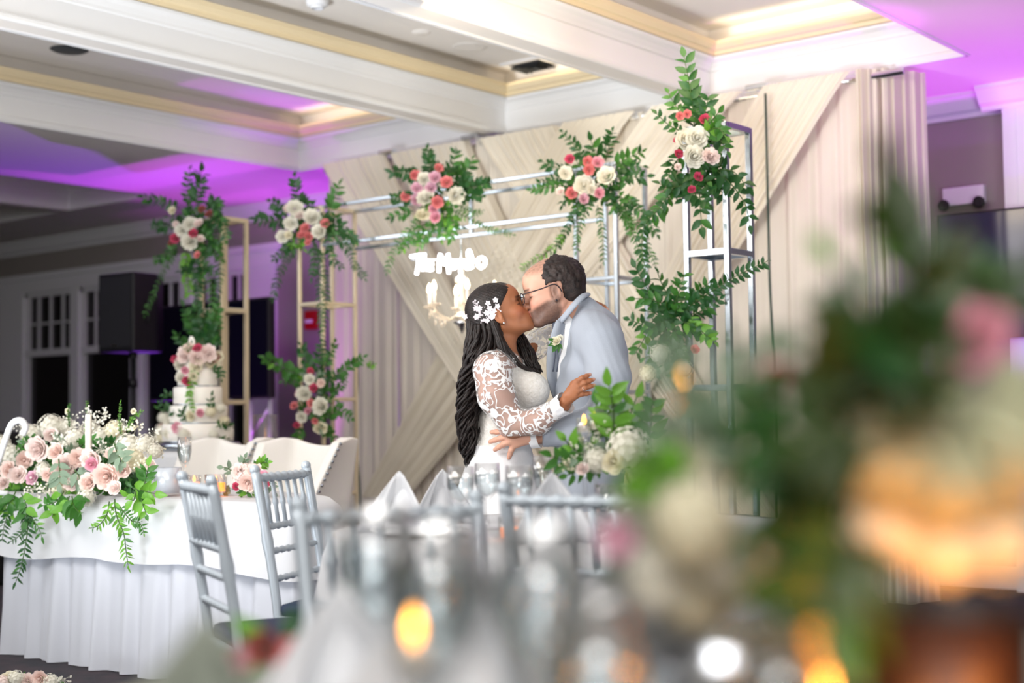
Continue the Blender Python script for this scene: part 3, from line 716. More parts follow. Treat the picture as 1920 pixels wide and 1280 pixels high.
def put_sprig(t, pts, leaf, gap, kinds=('dark',), narrow=False, spread=.9, both=True, nm='sprig', stuff=False, rad=.0035):
    """a leafy stem; its leaves are sub-parts (or, when tiny, one joined piece)"""
    P = catmull([Vector(p)-t.location for p in pts], 6)
    b = MB(); n = len(P); b.tube(P, [rad*(1-.6*i/n) for i in range(n)], 4)
    sp = b.build(nm, M['stem'], t, True)
    L = [0]; 
    for i in range(n-1): L.append(L[-1]+(P[i+1]-P[i]).length)
    s = gap*.6; side = 1; meshes = NARROW if narrow else LEAF; acc = MB() if stuff else None; ks = R_.choice(kinds)
    while s < L[-1]+gap*.5:
        i = min(max(bisect.bisect_right(L, s)-1,0),n-2); f = min(1,(s-L[i])/max(1e-9,L[i+1]-L[i])); p = P[i].lerp(P[i+1],f); tg = (P[i+1]-P[i]).normalized()
        last = s+gap > L[-1]+gap*.5
        for sd in ((0,) if last else ((-1,1) if both else (side,))):
            sidev = tg.cross(VIEW).normalized()*sd
            d = (tg*R_.uniform(.5,.9)+sidev*spread*R_.uniform(.7,1.2)+VIEW*R_.uniform(-.35,.55)).normalized()
            up = (VIEW+Vector((R_.uniform(-.7,.7),R_.uniform(-.7,.7),R_.uniform(-.3,.8)))).normalized()
            x = d.cross(up).normalized(); z = x.cross(d)
            k_ = leaf*1.3*R_.uniform(.7,1.15)*(1-.25*s/L[-1])
            mtx = Matrix((x,d,z)).transposed().to_4x4(); mtx.translation = p
            kk = ks if R_.random()<.75 else R_.choice(kinds)
            if stuff:
                me = meshes[ks]; acc.add([mtx @ (v.co*k_) for v in me.vertices], [tuple(q.vertices) for q in me.polygons])
            else:
                o = bpy.data.objects.new('leaf', meshes[kk]); C.objects.link(o); o.parent = sp
                o.matrix_local = mtx @ Matrix.Scale(k_,4)
        side = -side; s += gap*R_.uniform(.75,1.25)
    if stuff and acc.v:
        o = link('foliage', acc.mesh('foliage', LM[ks]), sp); o['kind'] = 'stuff'
    return sp
def arrangement(name, label, cat, base_px, Y, sprigs=(), flowers=(), fill=(), group=None, root=None, dj=.06):
    """pixel readings are turned into points on the upright plane y = Y, then spread about it in depth"""
    def ony(x, y, yy): return globals()['ony'](x,y,yy) if Y < 100 else W(x,y,yy-100)     # Y = 100 + depth: spread about an upright plane facing the camera side
    c = ony(base_px[0],base_px[1],Y) if root is None else Vector(root)
    t = thing(name, label, cat, c, 0, group)
    for sp in sprigs:
        pts, lf, gp, kinds = sp[:4]; opt = sp[4] if len(sp) > 4 else {}
        dy = R_.uniform(-dj,dj*.5); n = len(pts); P = []
        for i,(x,y) in enumerate(pts):
            yy = Y+opt.get('dy',0)+dy*(i/(n-1))*2
            P.append(ony(x,y,yy))
        d = depth(P[0]); o2 = {k:v for k,v in opt.items() if k!='dy'}
        put_sprig(t, P, lf*d/F, gp*d/F, kinds, **o2)
    for (cx,cy,rx,ry,n,lf,kinds) in fill:      # short sprigs radiating out of a dense middle
        for i in range(n):
            g = i*2.4+R_.random(); q = math.sqrt((i+.5)/n); a = ony(cx+rx*q*.35*math.cos(g), cy+ry*q*.35*math.sin(g), Y+.02)
            e = ony(cx+rx*q*math.cos(g), cy+ry*q*math.sin(g), Y+R_.uniform(-.10,.06)); d = depth(a)
            put_sprig(t, [a,(a+e)/2+Vector((0,-.02,.01)),e], lf*d/F, lf*.75*d/F, kinds)
    for fl in flowers:
        x,y,r,col = fl[:4]; kind = fl[4] if len(fl) > 4 else 'rose'; dy = fl[5] if len(fl) > 5 else -.10
        p = ony(x,y,Y+dy+R_.uniform(-.02,.02)); put_flower(t, p, r*depth(p)/F, kind, col)
    return t
D=('dark','dark','mid'); Mi=('mid','mid','light'); Li=('light','mid'); ST={'stuff':True,'narrow':True}; NR={'narrow':True}
# right column, tall arrangement with big leaves
arrangement('floral_arrangement','tall leafy arrangement with white roses on top of the right silver column','flowers',(1305,290),5.58,
 sprigs=[([(1303,250),(1296,180),(1283,108)],27,15,D),([(1310,240),(1300,180),(1290,150)],22,14,D),([(1308,240),(1322,210),(1328,180)],24,15,D),([(1285,250),(1255,235),(1232,214)],16,12,D),([(1290,230),(1268,200),(1252,172)],22,14,D),
  ([(1320,250),(1345,240),(1362,258)],22,13,Mi,{'dy':-.12}),([(1322,240),(1335,225),(1346,212)],22,13,Mi,{'dy':-.12}),([(1325,262),(1338,290),(1350,315)],22,12,Mi),([(1330,230),(1350,262),(1364,285)],22,13,D),
  ([(1312,310),(1312,370),(1316,425)],26,19,D),([(1345,320),(1375,350),(1398,385),(1406,425)],25,16,D),([(1290,330),(1262,360),(1240,390),(1212,412)],25,15,D),([(1330,320),(1372,320),(1400,350)],24,16,D),([(1300,330),(1282,372),(1270,345)],22,14,D),
  ([(1318,300),(1345,345),(1360,372)],24,14,D),([(1295,320),(1300,360),(1330,385)],22,14,D),([(1280,290),(1262,310),(1252,335)],20,12,D),([(1290,345),(1255,352),(1238,345)],20,12,D),([(1275,335),(1240,385),(1222,405),(1206,430),(1204,470),(1212,510)],16,12,D)],
 fill=[(1318,270,45,50,12,20,D),(1320,335,42,42,10,20,D)],
 flowers=[(1286,262,23,'white','rose',-.16),(1307,258,22,'white','rose',-.17),(1302,293,23,'white','peony',-.17),(1333,293,18,'blush','peony',-.17),(1275,217,9,'coral'),(1289,213,9,'coral'),(1321,223,11,'magenta'),(1270,263,9,'magenta'),(1273,288,9,'magenta'),(1271,312,8,'blush'),(1310,331,10,'magenta'),(1297,355,8,'magenta')])
arrangement('floral_arrangement','dark leafy arrangement with pink and cream roses at the right end of the arch beam','flowers',(1115,340),6.08,
 sprigs=[([(1100,300),(1075,270),(1054,247)],16,10,D),([(1122,300),(1113,280),(1108,264)],22,14,D),([(1135,300),(1143,270),(1148,246)],16,10,D),([(1150,310),(1180,295),(1203,284)],18,11,D),([(1152,330),(1185,332),(1213,330)],20,12,D),([(1150,320),(1180,312),(1208,312)],16,10,D),
  ([(1075,320),(1045,315),(1016,303)],19,11,D),([(1062,348),(1025,352),(993,355)],15,9,D),([(1070,330),(1040,335),(1010,345)],14,9,D),
  ([(1085,390),(1062,430),(1042,470)],12,8,D),([(1060,440),(1030,470),(1000,488),(975,505)],10,8,Mi,NR),([(1120,385),(1128,430),(1132,490)],11,8,D,NR),([(1150,380),(1178,420),(1198,470),(1205,515)],12,8,D,NR),([(1160,390),(1200,430),(1222,480),(1232,505)],11,9,D,NR),
  ([(1170,370),(1205,400),(1232,440)],15,10,D),([(1100,390),(1085,430),(1080,470)],11,8,D,NR),([(1165,370),(1175,400),(1180,440)],13,9,D)],
 fill=[(1110,345,58,60,16,17,D),(1160,370,38,42,10,14,D),(1080,370,30,38,7,14,D)],
 flowers=[(1136,329,19,'white'),(1095,347,20,'white'),(1061,324,14,'white'),(1103,304,12,'coral'),(1121,304,12,'pink'),(1105,318,12,'coral'),(1073,361,13,'coral'),(1124,362,11,'pink'),(1095,373,11,'lilac'),(1050,358,9,'blush'),(1068,298,10,'magenta'),(1110,355,10,'white')])
arrangement('floral_arrangement','leafy arrangement with mostly coral and lilac roses near the middle of the arch beam','flowers',(815,365),6.08,
 sprigs=[([(808,330),(803,300),(802,279)],17,10,D),([(840,330),(850,305),(854,283)],17,10,D),([(860,335),(878,315),(886,298)],18,10,D),([(858,355),(890,350),(921,342)],18,10,D),([(860,365),(885,365),(905,368)],16,10,D),
  ([(785,330),(758,325),(736,322)],18,10,D),([(775,370),(752,372),(733,372)],16,10,D),([(775,395),(750,402),(732,408)],16,10,D),([(790,410),(760,440),(738,470),(725,512)],11,8,Mi,NR),([(795,420),(770,450),(752,470)],14,9,Mi),
  ([(832,400),(830,430),(829,452)],17,9,Li),([(812,420),(795,445),(785,465)],15,9,Li),([(850,395),(880,410),(920,430),(962,440)],9,8,Mi,NR),([(862,385),(888,400),(905,395)],9,8,Mi,NR),([(845,400),(850,425),(845,445)],16,10,Li)],
 fill=[(815,350,50,55,15,15,D),(825,400,42,35,10,16,Li),(855,340,30,35,6,16,D)],
 flowers=[(797,370,18,'white','peony'),(855,366,18,'white','peony'),(792,402,15,'cream'),(795,335,14,'white'),(816,332,13,'lilac'),(823,314,10,'coral'),(778,328,11,'coral'),(838,341,13,'coral'),(820,378,13,'coral'),(813,390,11,'pink'),(816,407,12,'pink'),(760,368,11,'coral'),(784,374,15,'lilac'),(808,352,12,'lilac'),(782,352,12,'lilac')])
arrangement('floral_arrangement','leafy arrangement with white and coral roses on top of the left arch leg','flowers',(575,420),6.05,
 sprigs=[([(565,395),(557,360),(553,332)],17,10,D),([(615,395),(628,370),(636,348)],18,10,D),([(545,400),(525,388),(508,378)],15,9,D),([(535,412),(505,415),(480,411)],18,10,D),([(625,430),(650,465),(665,495),(684,522)],12,8,D,NR),
  ([(560,455),(535,490),(518,530),(512,562)],12,8,D,NR),([(550,450),(530,470),(515,485)],14,9,D),([(595,460),(598,520),(602,590),(606,690)],11,9,D,NR),([(600,470),(612,540),(606,620)],10,9,D,NR),([(632,435),(655,440),(668,455)],12,8,D),([(588,460),(590,490),(585,520)],13,9,D),([(615,455),(625,490),(640,500)],12,9,D)],
 fill=[(578,415,50,45,15,15,D),(560,455,35,25,7,14,Mi),(625,420,28,36,7,14,D)],
 flowers=[(585,407,18,'white','peony'),(545,419,14,'white'),(553,389,16,'white'),(598,433,16,'white','peony'),(530,443,13,'white'),(571,427,11,'coral'),(579,442,10,'coral'),(565,440,10,'coral'),(562,402,11,'blush'),(540,392,10,'blush'),(609,418,10,'coral'),(577,454,7,'coral'),(541,440,9,'cream'),(604,392,6,'cream','blossom')])
arrangement('floral_arrangement','lower leafy cluster with white roses halfway down the left arch leg','flowers',(585,740),6.05,
 sprigs=[([(572,705),(535,692),(498,672)],20,12,Mi),([(595,705),(600,670),(602,640)],14,9,D),([(585,700),(572,672),(562,645)],16,10,D),([(612,715),(645,692),(684,668)],14,9,D),([(625,760),(645,775),(660,785)],15,12,('sage','mid')),([(600,800),(618,810),(628,822)],14,9,Mi),([(570,800),(562,812),(556,822)],14,9,Mi),([(618,735),(635,728),(648,712)],12,9,D),
  ([(608,690),(622,660),(628,640)],12,9,D),([(565,720),(548,712),(530,715)],12,9,Mi),([(690,690),(696,684),(704,682)],9,9,Li)],
 fill=[(592,745,38,70,16,14,('dark','mid','sage')),(610,790,28,32,6,15,('mid','sage'))],
 flowers=[(570,738,16,'white','peony'),(601,761,18,'white','peony'),(580,711,11,'white'),(565,782,11,'white'),(600,802,14,'cream'),(583,756,9,'coral'),(588,727,9,'magenta'),(602,718,9,'peach'),(582,695,7,'magenta'),(551,760,9,'coral'),(559,739,7,'pink'),(590,789,7,'coral'),(556,797,7,'magenta'),(577,770,8,'pink')])
arrangement('floral_arrangement','leafy arrangement with trailing vines and white roses on the leftmost champagne column','flowers',(360,430),5.93,
 sprigs=[([(368,385),(375,350),(377,322)],20,11,D),([(352,385),(352,350),(356,318)],15,11,D),([(335,390),(305,378),(270,370)],15,9,D),([(320,425),(300,425),(286,422)],15,9,D),([(335,460),(310,480),(288,488)],14,9,D),([(330,470),(305,510),(288,550),(272,590)],10,8,D,NR),
  ([(350,470),(350,510),(356,552)],15,9,Mi),([(395,430),(410,470),(412,520),(402,570)],12,8,D,NR),([(380,470),(395,520),(400,580),(410,640)],12,9,D,NR),([(365,480),(372,540),(365,600)],13,9,D),([(400,400),(418,420),(424,450)],14,9,D),([(392,395),(402,375),(410,400)],15,9,D)],
 fill=[(362,425,52,50,18,15,D),(395,450,30,55,10,13,D),(370,500,40,35,8,14,D)],
 flowers=[(340,432,13,'white'),(357,420,14,'white'),(355,453,17,'white','peony'),(323,394,8,'cream'),(328,447,10,'magenta'),(362,437,9,'magenta'),(370,478,8,'coral'),(393,401,9,'rust'),(372,418,10,'blush'),(330,421,8,'blush'),(376,447,8,'blush'),(378,392,8,'rust'),(321,455,6,'rust')])
arrangement('floral_arrangement','green foliage cluster low on the leftmost champagne column, just above the cake','flowers',(385,620),5.90,
 sprigs=[([(375,640),(355,600),(345,575)],16,10,D),([(380,640),(372,600),(368,565)],16,10,D),([(390,640),(402,600),(410,575)],16,10,D),([(365,650),(345,640),(332,628)],14,9,D)],
 fill=[(380,620,38,48,14,16,D)])
arrangement('floral_arrangement','spreading green foliage halfway up the right silver column','flowers',(1265,610),5.56,
 sprigs=[([(1245,590),(1222,555),(1200,518),(1190,498)],24,14,D),([(1255,590),(1272,550),(1283,512)],20,13,D),([(1270,590),(1320,555),(1375,520),(1438,490)],17,11,D),([(1245,570),(1215,560),(1188,560)],22,14,D),([(1240,620),(1210,610),(1182,600)],18,12,D),([(1285,600),(1320,625),(1338,640)],22,13,Mi),
  ([(1300,590),(1330,575),(1350,560)],20,12,D),([(1255,560),(1240,530),(1232,508)],22,14,D),([(1290,570),(1310,545),(1330,530)],18,11,D),([(1270,640),(1275,680),(1268,710)],20,13,D),([(1225,600),(1205,640),(1190,665)],20,13,Mi)],
 fill=[(1262,605,62,55,22,21,('dark','mid','dark')),(1250,670,50,45,12,20,('mid','sage'))],
 flowers=[(1302,655,10,'coral'),(1238,663,20,'white','hydrangea'),(1282,690,18,'white','hydrangea'),(1215,700,18,'cream','hydrangea')])
# ---------------- long head table flowers ----------------
gY = 3.80
g = arrangement('table_garland','long low mound of blush and white flowers with trailing greenery along the head table','flowers',(150,905),gY, root=(ony(150,905,gY).x,gY,.755), dj=.03,
 sprigs=[([(215,935),(218,965),(232,1000),(236,1030),(240,1058)],17,9,Mi,dict(NR,dy=-.25)),([(205,940),(200,965),(185,985),(168,990)],16,9,Mi,dict(NR,dy=-.25)),([(225,950),(245,975),(262,980),(270,1000)],13,9,Mi,dict(NR,dy=-.25)),
  ([(48,950),(52,985),(48,1020),(40,1060),(30,1090)],16,9,D,dict(NR,dy=-.25)),([(50,960),(70,985),(78,1005)],15,9,Mi,dict(NR,dy=-.25)),([(20,950),(8,985),(4,1015)],15,9,D,dict(NR,dy=-.25)),([(60,965),(40,1000),(20,1015)],13,9,D,dict(NR,dy=-.25)),
  ([(250,915),(268,920),(290,925)],28,13,Li,{'dy':-.22}),([(262,925),(268,945),(275,965)],24,12,Li,{'dy':-.22}),([(270,910),(275,890),(278,875)],24,12,Mi,{'dy':-.22}),([(255,920),(250,938),(240,930)],24,12,Mi,{'dy':-.22}),
  ([(130,930),(122,950),(100,960)],30,14,Li,{'dy':-.24}),([(135,930),(140,950),(150,962)],28,14,Mi,{'dy':-.24}),([(120,920),(105,940),(80,948)],28,14,Mi,{'dy':-.24}),([(30,920),(20,940),(5,950)],28,14,Li,{'dy':-.24}),([(40,925),(50,950),(48,975)],28,13,Mi,{'dy':-.24}),([(15,915),(12,930),(22,960)],28,14,Mi,{'dy':-.24}),
  ([(110,860),(112,885),(112,905)],26,16,('sage',),{'dy':-.2}),([(215,830),(220,850),(232,868)],26,16,('sage',),{'dy':-.18}),([(190,870),(192,880),(188,892)],24,16,('sage',),{'dy':-.18}),([(140,880),(155,905),(160,915)],22,14,('sage',),{'dy':-.18}),
  ([(228,820),(224,790),(226,754)],5,5,Li,NR),([(160,810),(163,780),(162,750)],5,5,Li,NR),([(130,800),(128,775),(131,756)],5,5,Li,NR),([(240,810),(248,785),(268,770)],6,5,Li,NR),([(30,850),(50,830),(56,828)],16,12,Mi,{'dy':-.1}),([(80,840),(60,825),(45,835)],16,12,Mi,{'dy':-.1})],
 fill=[(60,930,75,40,18,22,('mid','dark','light')),(235,915,60,40,14,20,('dark','mid')),(150,935,55,30,10,22,Mi),(130,860,140,50,24,16,('mid','sage','dark'))],
 flowers=[(200,893,27,'peach','peony',-.20),(170,862,22,'blush','peony',-.16),(122,872,24,'blush','peony',-.18),(70,842,25,'blush','peony',-.12),(104,846,18,'peach','peony',-.15),(148,858,20,'peach','peony',-.14),(230,882,15,'peach','rose',-.18),(282,872,13,'blush','rose',-.1),(60,895,15,'lilac','rose',-.17),(33,890,18,'blush','peony',-.17),(165,903,19,'peach','peony',-.2),(172,870,14,'pink','rose',-.2),(95,815,15,'blush','rose',-.05),(15,880,18,'peach','peony',-.16),(210,850,14,'peach','rose',-.1),(90,890,14,'peach','rose',-.19),(5,905,15,'blush','peony',-.17),(215,915,15,'blush','rose',-.2),(45,862,17,'peach','rose',-.14),(135,905,18,'blush','peony',-.2),
  (95,800,26,'white','hydrangea',.04),(58,815,22,'white','hydrangea',.04),(140,822,24,'white','hydrangea',.0),(240,838,27,'white','hydrangea',-.06),(272,832,20,'white','hydrangea',-.02),(190,822,22,'white','hydrangea',.0),(215,806,20,'cream','hydrangea',.05),(252,862,24,'cream','hydrangea',-.14),(290,845,16,'white','hydrangea',-.02),(20,855,24,'white','hydrangea',-.06),(170,806,20,'white','hydrangea',.06),(125,800,18,'white','hydrangea',.08),(162,932,19,'white','hydrangea',-.2),(110,915,18,'cream','hydrangea',-.18),(0,835,22,'white','hydrangea',.0),(80,880,16,'white','hydrangea',-.16),
  (165,775,15,'white','blossom',.02),(195,776,15,'white','blossom',.02),(135,790,16,'white','blossom',0),(230,800,16,'white','blossom',-.02),(255,800,18,'cream','blossom',-.04),(290,815,15,'white','blossom',-.02),(60,915,18,'white','blossom',-.2),(85,920,16,'white','blossom',-.2),(175,790,16,'white','blossom',0),(40,805,14,'white','blossom',0),(300,850,14,'cream','blossom',-.02),(185,840,18,'white','blossom',-.1),(110,830,18,'white','blossom',-.08),(265,870,18,'cream','blossom',-.17),
  (127,770,6,'cream','rose',-.02),(250,771,6,'cream','rose',-.02)])
# flowers on the cake table side of the head table: low posy
arrangement('flower_posy','small blush hydrangea posy with green leaves, seen between the silver chairs','flowers',(460,905),4.05, root=(ony(460,925,4.05).x,4.05,.755), dj=.03,
 sprigs=[([(465,920),(462,925),(452,924)],16,9,Mi,{'dy':-.08}),([(480,918),(484,924),(478,926)],16,9,Li,{'dy':-.08}),([(480,880),(490,868),(502,866)],14,9,Li),([(440,890),(428,878),(418,876)],16,10,('sage',)),([(455,880),(456,868),(460,856)],13,9,('sage',)),([(500,900),(508,912),(514,922)],12,10,('sage',)),([(425,905),(420,915),(428,922)],14,10,('sage',))],
 flowers=[(462,893,27,'blush','hydrangea',-.06),(476,884,17,'peach','peony',-.1),(449,882,16,'blush','peony',-.12),(464,905,18,'peach','peony',-.14),(444,911,9,'magenta','rose',-.14),(494,892,12,'pink','rose',-.08),(497,908,9,'magenta','rose',-.1),(480,908,17,'cream','hydrangea',-.1)])

arrangement('floor_flowers','pale pink blossoms lying low on the carpet at the bottom left picture corner','flowers',(40,1275),105.75, root=(W(40,1275,5.75).x,W(40,1275,5.75).y,.02), dj=.02,
 sprigs=[([(10,1275),(60,1272),(110,1278)],14,9,Mi)], flowers=[(x,1272+(x%3)*4,15+x%4,c,k) for x,c,k in ((5,'blush','hydrangea'),(30,'white','hydrangea'),(52,'blush','peony'),(75,'peach','rose'),(95,'white','hydrangea'),(118,'white','blossom'),(18,'cream','rose'))])
# ---------------- the couple ----------------
OC = W(1000,780,5.33); OC.z = 0
Rl = Matrix.Rotation(-YAW,3,'Z')
def Lp(px, py, w=0.0): v = Rl @ (W(px,py,5.33+w)-OC); return np.array((v.x, v.y, v.z))
def attr_mat(name, rough, sub, bump=None):
    m = mat(name, '#888888', rough, sub=sub, bump=bump); nt = m.node_tree
    a = nt.nodes.new('ShaderNodeAttribute'); a.attribute_name = 'tint'; nt.links.new(a.outputs['Color'], nt.nodes['Principled BSDF'].inputs['Base Color']); return m
def set_tint(me, cols):
    at = me.color_attributes.new('tint','FLOAT_COLOR','POINT'); at.data.foreach_set('color', np.concatenate([cols, np.ones((len(cols),1))],1).astype(np.float32).ravel())
def vcoords(me): a = np.zeros(len(me.vertices)*3, np.float32); me.vertices.foreach_get('co', a); return a.reshape(-1,3)
def sst(a,b,x): t = np.clip((x-a)/(b-a),0,1); return t*t*(3-2*t)
_G = np.random.RandomState(4).rand(32,32,32).astype(np.float32)
def pnoise(X,Y,Z,s,seed=0):     # value noise, -1..1; s is about 4 x cells per metre
    X,Y,Z = np.broadcast_arrays(X*s/4+seed*3.7,Y*s/4+seed*1.9,Z*s/4+seed*5.3); i = [np.floor(a).astype(np.int32) for a in (X,Y,Z)]; f = [a-b for a,b in zip((X,Y,Z),i)]; f = [a*a*(3-2*a) for a in f]; r = 0
    for a in (0,1):
        for b_ in (0,1):
            for c in (0,1): r = r+_G[(i[0]+a)&31,(i[1]+b_)&31,(i[2]+c)&31]*(f[0] if a else 1-f[0])*(f[1] if b_ else 1-f[1])*(f[2] if c else 1-f[2])
    return r*2-1
class Head:
    def __init__(s, C, f, u, k): 
        s.C = np.array(C,float); s.f = np.array(f,float)/np.linalg.norm(f); s.u = np.array(u,float)-s.f*np.dot(u,s.f); s.u /= np.linalg.norm(s.u); s.s = np.cross(s.u,s.f); s.k = k
        s.R = np.stack([s.f,s.s,s.u],1)
    def P(s, f, w, u): return s.C+(s.f*f+s.s*w+s.u*u)*s.k
    def loc(s, X): return ((X-s.C) @ s.R)/s.k
    def E(s, S, c, r, k=.012, sub=False): S.ell(s.P(*c), np.array(r)*s.k, k, s.R, sub)
    def K(s, S, a, b, r1, r2, k=.012): S.cap(s.P(*a), s.P(*b), r1*s.k, r2*s.k, k)
def head_prims(S, H, male):
    H.E(S,(-.012,0,.036),(.096,.075,.082),.03)
    H.E(S,(.028,0,-.022),(.060,.060,.085),.03)
    H.E(S,(.05,0,.045),(.045,.058,.045),.03)
    jw = .052 if male else .046
    for q in (-1,1):
        H.K(S,(-.008,q*jw,-.050),(.062,q*.018,-.094 if male else -.088),.019 if male else .015,.016,.025)
        H.E(S,(.058,q*.036,-.028),(.028,.022,.024),.02)
        H.K(S,(.083,q*.012,.018),(.074,q*.042,.018),.009 if male else .006,.007,.012)
    H.E(S,(.074,0,-.094),(.019,.022,.017),.014)
    H.E(S,(.072,0,-.058),(.025,.034,.032),.02)
    for q in (-1,1): H.E(S,(.098,q*.033,.000),(.020,.017,.012),.014,True)
    H.K(S,(.088,0,.006),(.106,0,-.028),.0065,.0095,.010)
    H.E(S,(.108,0,-.030),(.0105,.010,.0085),.006)
    for q in (-1,1):
        H.E(S,(.097,q*.011,-.034),(.010,.0075,.007),.005)
        H.E(S,(.070,q*.032,-.001),(.015,.015,.0135),.004)
        # ear
        H.E(S,(-.006,q*.078,-.008),(.017,.008,.030),.006); H.E(S,(-.004,q*.087,-.006),(.009,.006,.018),.004,True); H.E(S,(.0,q*.077,-.034),(.009,.006,.010),.005)
    H.E(S,(.093,0,-.055),(.011,.021,.0055),.004)
    H.E(S,(.0915,0,-.0655),(.0105,.018,.0065),.004)
    H.E(S,(.100,0,-.0602),(.006,.018,.0016),.003,True)
def lin3(h): return np.array(lin(h)[:3])
def head_tint(X, H, skin, male):
    q = H.loc(X); f,s_,u = q[:,0],q[:,1],q[:,2]; c = np.tile(lin3(skin),(len(X),1)).astype(float)
    def mixc(m, col): nonlocal c; c = c*(1-m[:,None])+lin3(col)[None]*m[:,None]
    face = sst(.0,.03,f)
    mixc(.35*np.exp(-(((f-.07)/.03)**2+((abs(s_)-.045)/.02)**2+((u+.03)/.022)**2)), '#c8604c' if male else '#b04a34')
    mixc(.25*np.exp(-(((f-.11)/.015)**2+(s_/.015)**2+((u+.03)/.012)**2)), '#c86a58')
    lip = sst(.086,.091,f)*np.exp(-(np.maximum(0,abs(u+.0602)-.009)/.0022)**2)*np.exp(-(np.maximum(0,abs(s_)-.017)/.004)**2)
    mixc(.75*lip, '#b86a64' if male else '#8c2c34')
    brow = np.exp(-((u-.0215-.02*np.minimum(0,.03-abs(s_)))/(.0038))**2)*sst(.012,.016,abs(s_))*(1-sst(.044,.052,abs(s_)))*sst(.03,.06,f)
    mixc(.85*brow, '#2a1c18')
    lash = np.exp(-((u+.006)/.0022)**2)*sst(.016,.020,abs(s_))*(1-sst(.045,.050,abs(s_)))*sst(.055,.07,f); mixc(.9*lash, '#120b0a')
    if not male: mixc(.45*np.exp(-((u-.006)/.008)**2)*sst(.016,.022,abs(s_))*(1-sst(.044,.052,abs(s_)))*sst(.055,.07,f), '#6a3428')
    if male:
        b = (1-sst(-.040,-.022,u+.35*np.maximum(0,f-.03)-.25*np.maximum(0,-f+.02)))*sst(-.022,.0,f)
        must = np.exp(-((u+.046)/.006)**2)*sst(.075,.085,f)*(1-sst(.026,.034,abs(s_)))
        side = sst(-.02,-.008,f)*(1-sst(.008,.022,f))*(1-sst(.01,.03,u))*sst(.04,.05,abs(s_))
        m = np.clip(np.maximum(np.maximum(b,must),side*.8),0,1)*(1-lip)*sst(-.14,-.125,u)
        n = .93+.07*pnoise(X[:,0],X[:,1],X[:,2],1200); mixc(.86*m*n, '#30221d')
        thin = sst(.055,.085,u)*(1-sst(.075,.095,f)); mixc(.5*thin*(.8+.4*pnoise(X[:,0],X[:,1],X[:,2],700,2)), '#4c3428')
    return c
def hand(S, wrist, knuckles, tips, thumb, r=.0085, wr=.024, mid=None):
    wrist = np.array(wrist)
    for K_ in knuckles: S.cap(wrist+(K_-wrist)*.12, K_, r*1.7, r*1.25, .012)
    for K_,T in zip(knuckles,tips):
        m1 = K_+(T-K_)*.42+np.array(mid if mid is not None else (0,-.006,.003)); m2 = K_+(T-K_)*.75+np.array(mid if mid is not None else (0,-.004,.002))*.7
        S.chain([K_,m1,m2,T],[r*1.12,r*1.02,r*.92,r*.78],.004)
    S.chain(thumb,[r*1.7,r*1.2,r*1.05,r*.85],.006)
def person(name, label):
    t = thing(name, label, 'person', OC, YAW); return t
SK_B, SK_G = '#a56a48', '#d8a58e'
M['skin'] = attr_mat('skin', .48, .12)
# ===== bride =====
HB = Head(Lp(938,588), (math.cos(.52),-.10,math.sin(.52)), (-math.sin(.52),0,math.cos(.52)), 1.0)
def bride_body(S, inf=0, arms=True, head=True):
    i = inf
    S.ell(Lp(944,712),(.085+i,.130+i,.125+i),.05)
    for w in (-.072,.068): S.ell(Lp(993,732,w),(.066+i,.062+i,.062+i),.03)
    S.cap(Lp(930,686,-.125),Lp(938,684,.125),.048+i,.048+i,.04)
    S.ell(Lp(942,800),(.086+i,.112+i,.12+i),.05); S.ell(Lp(936,872),(.112+i,.155+i,.115+i),.05)
    if head: S.chain([Lp(936,600),Lp(941,640),Lp(938,684)],[.046,.046,.058],.03)
    if arms:
        S.chain([Lp(922,694,-.165),Lp(931,742,-.20),Lp(962,796,-.215)],[.064+i,.058+i,.045+i],.03)
        S.chain([Lp(962,796,-.215),Lp(1008,790,-.265),Lp(1056,758,-.335)],[.046+i,.041+i,.027+i],.02)
        S.chain([Lp(955,688,.15),Lp(1008,645,.21),Lp(1065,602,.23),Lp(1100,583,.17)],[.052+i,.042+i,.034+i,.025+i],.03)
S = SDF(); bride_body(S)
for w in (-.085,.085): S.chain([Lp(940,900,w),Lp(945,1060,w),Lp(945,1270,w)],[.085,.058,.036],.03); S.cap(Lp(940,1285,w),Lp(985,1292,w),.034,.024,.02)
head_prims(S, HB, False)
# near hand on his sleeve, far hand on his shoulder
kn = [Lp(1080,716,-.372),Lp(1083,725,-.375),Lp(1083,734,-.374),Lp(1078,743,-.368)]
tp = [Lp(1106,702,-.362),Lp(1113,711,-.362),Lp(1114,722,-.362),Lp(1107,737,-.358)]
hand(S, Lp(1060,752,-.35), kn, tp, [Lp(1062,742,-.36),Lp(1068,730,-.355),Lp(1074,719,-.34),Lp(1082,712,-.33)], .0088)
kn2 = [Lp(1114,573,.10),Lp(1113,576,.125),Lp(1113,580,.15),Lp(1112,584,.17)]; tp2 = [Lp(1139,580,.03),Lp(1141,584,.055),Lp(1140,588,.08),Lp(1136,592,.10)]
hand(S, Lp(1100,584,.16), kn2, tp2, [Lp(1102,578,.14),Lp(1108,570,.10),Lp(1116,568,.07),Lp(1124,570,.04)], .0085, mid=(0,0,.010))
hz = HB.C[2]
parts = [S.mesh((HB.C[0]-.16,-.14,hz-.17),(HB.C[0]+.16,.14,hz+.16),.0028),
         S.mesh((-.35,-.34,.0),(.30,.36,hz-.165),.008), S.mesh(Lp(1050,770,-.42),Lp(1122,690,-.30),.0022), S.mesh(Lp(1092,600,-.02),Lp(1150,560,.22),.0024)]
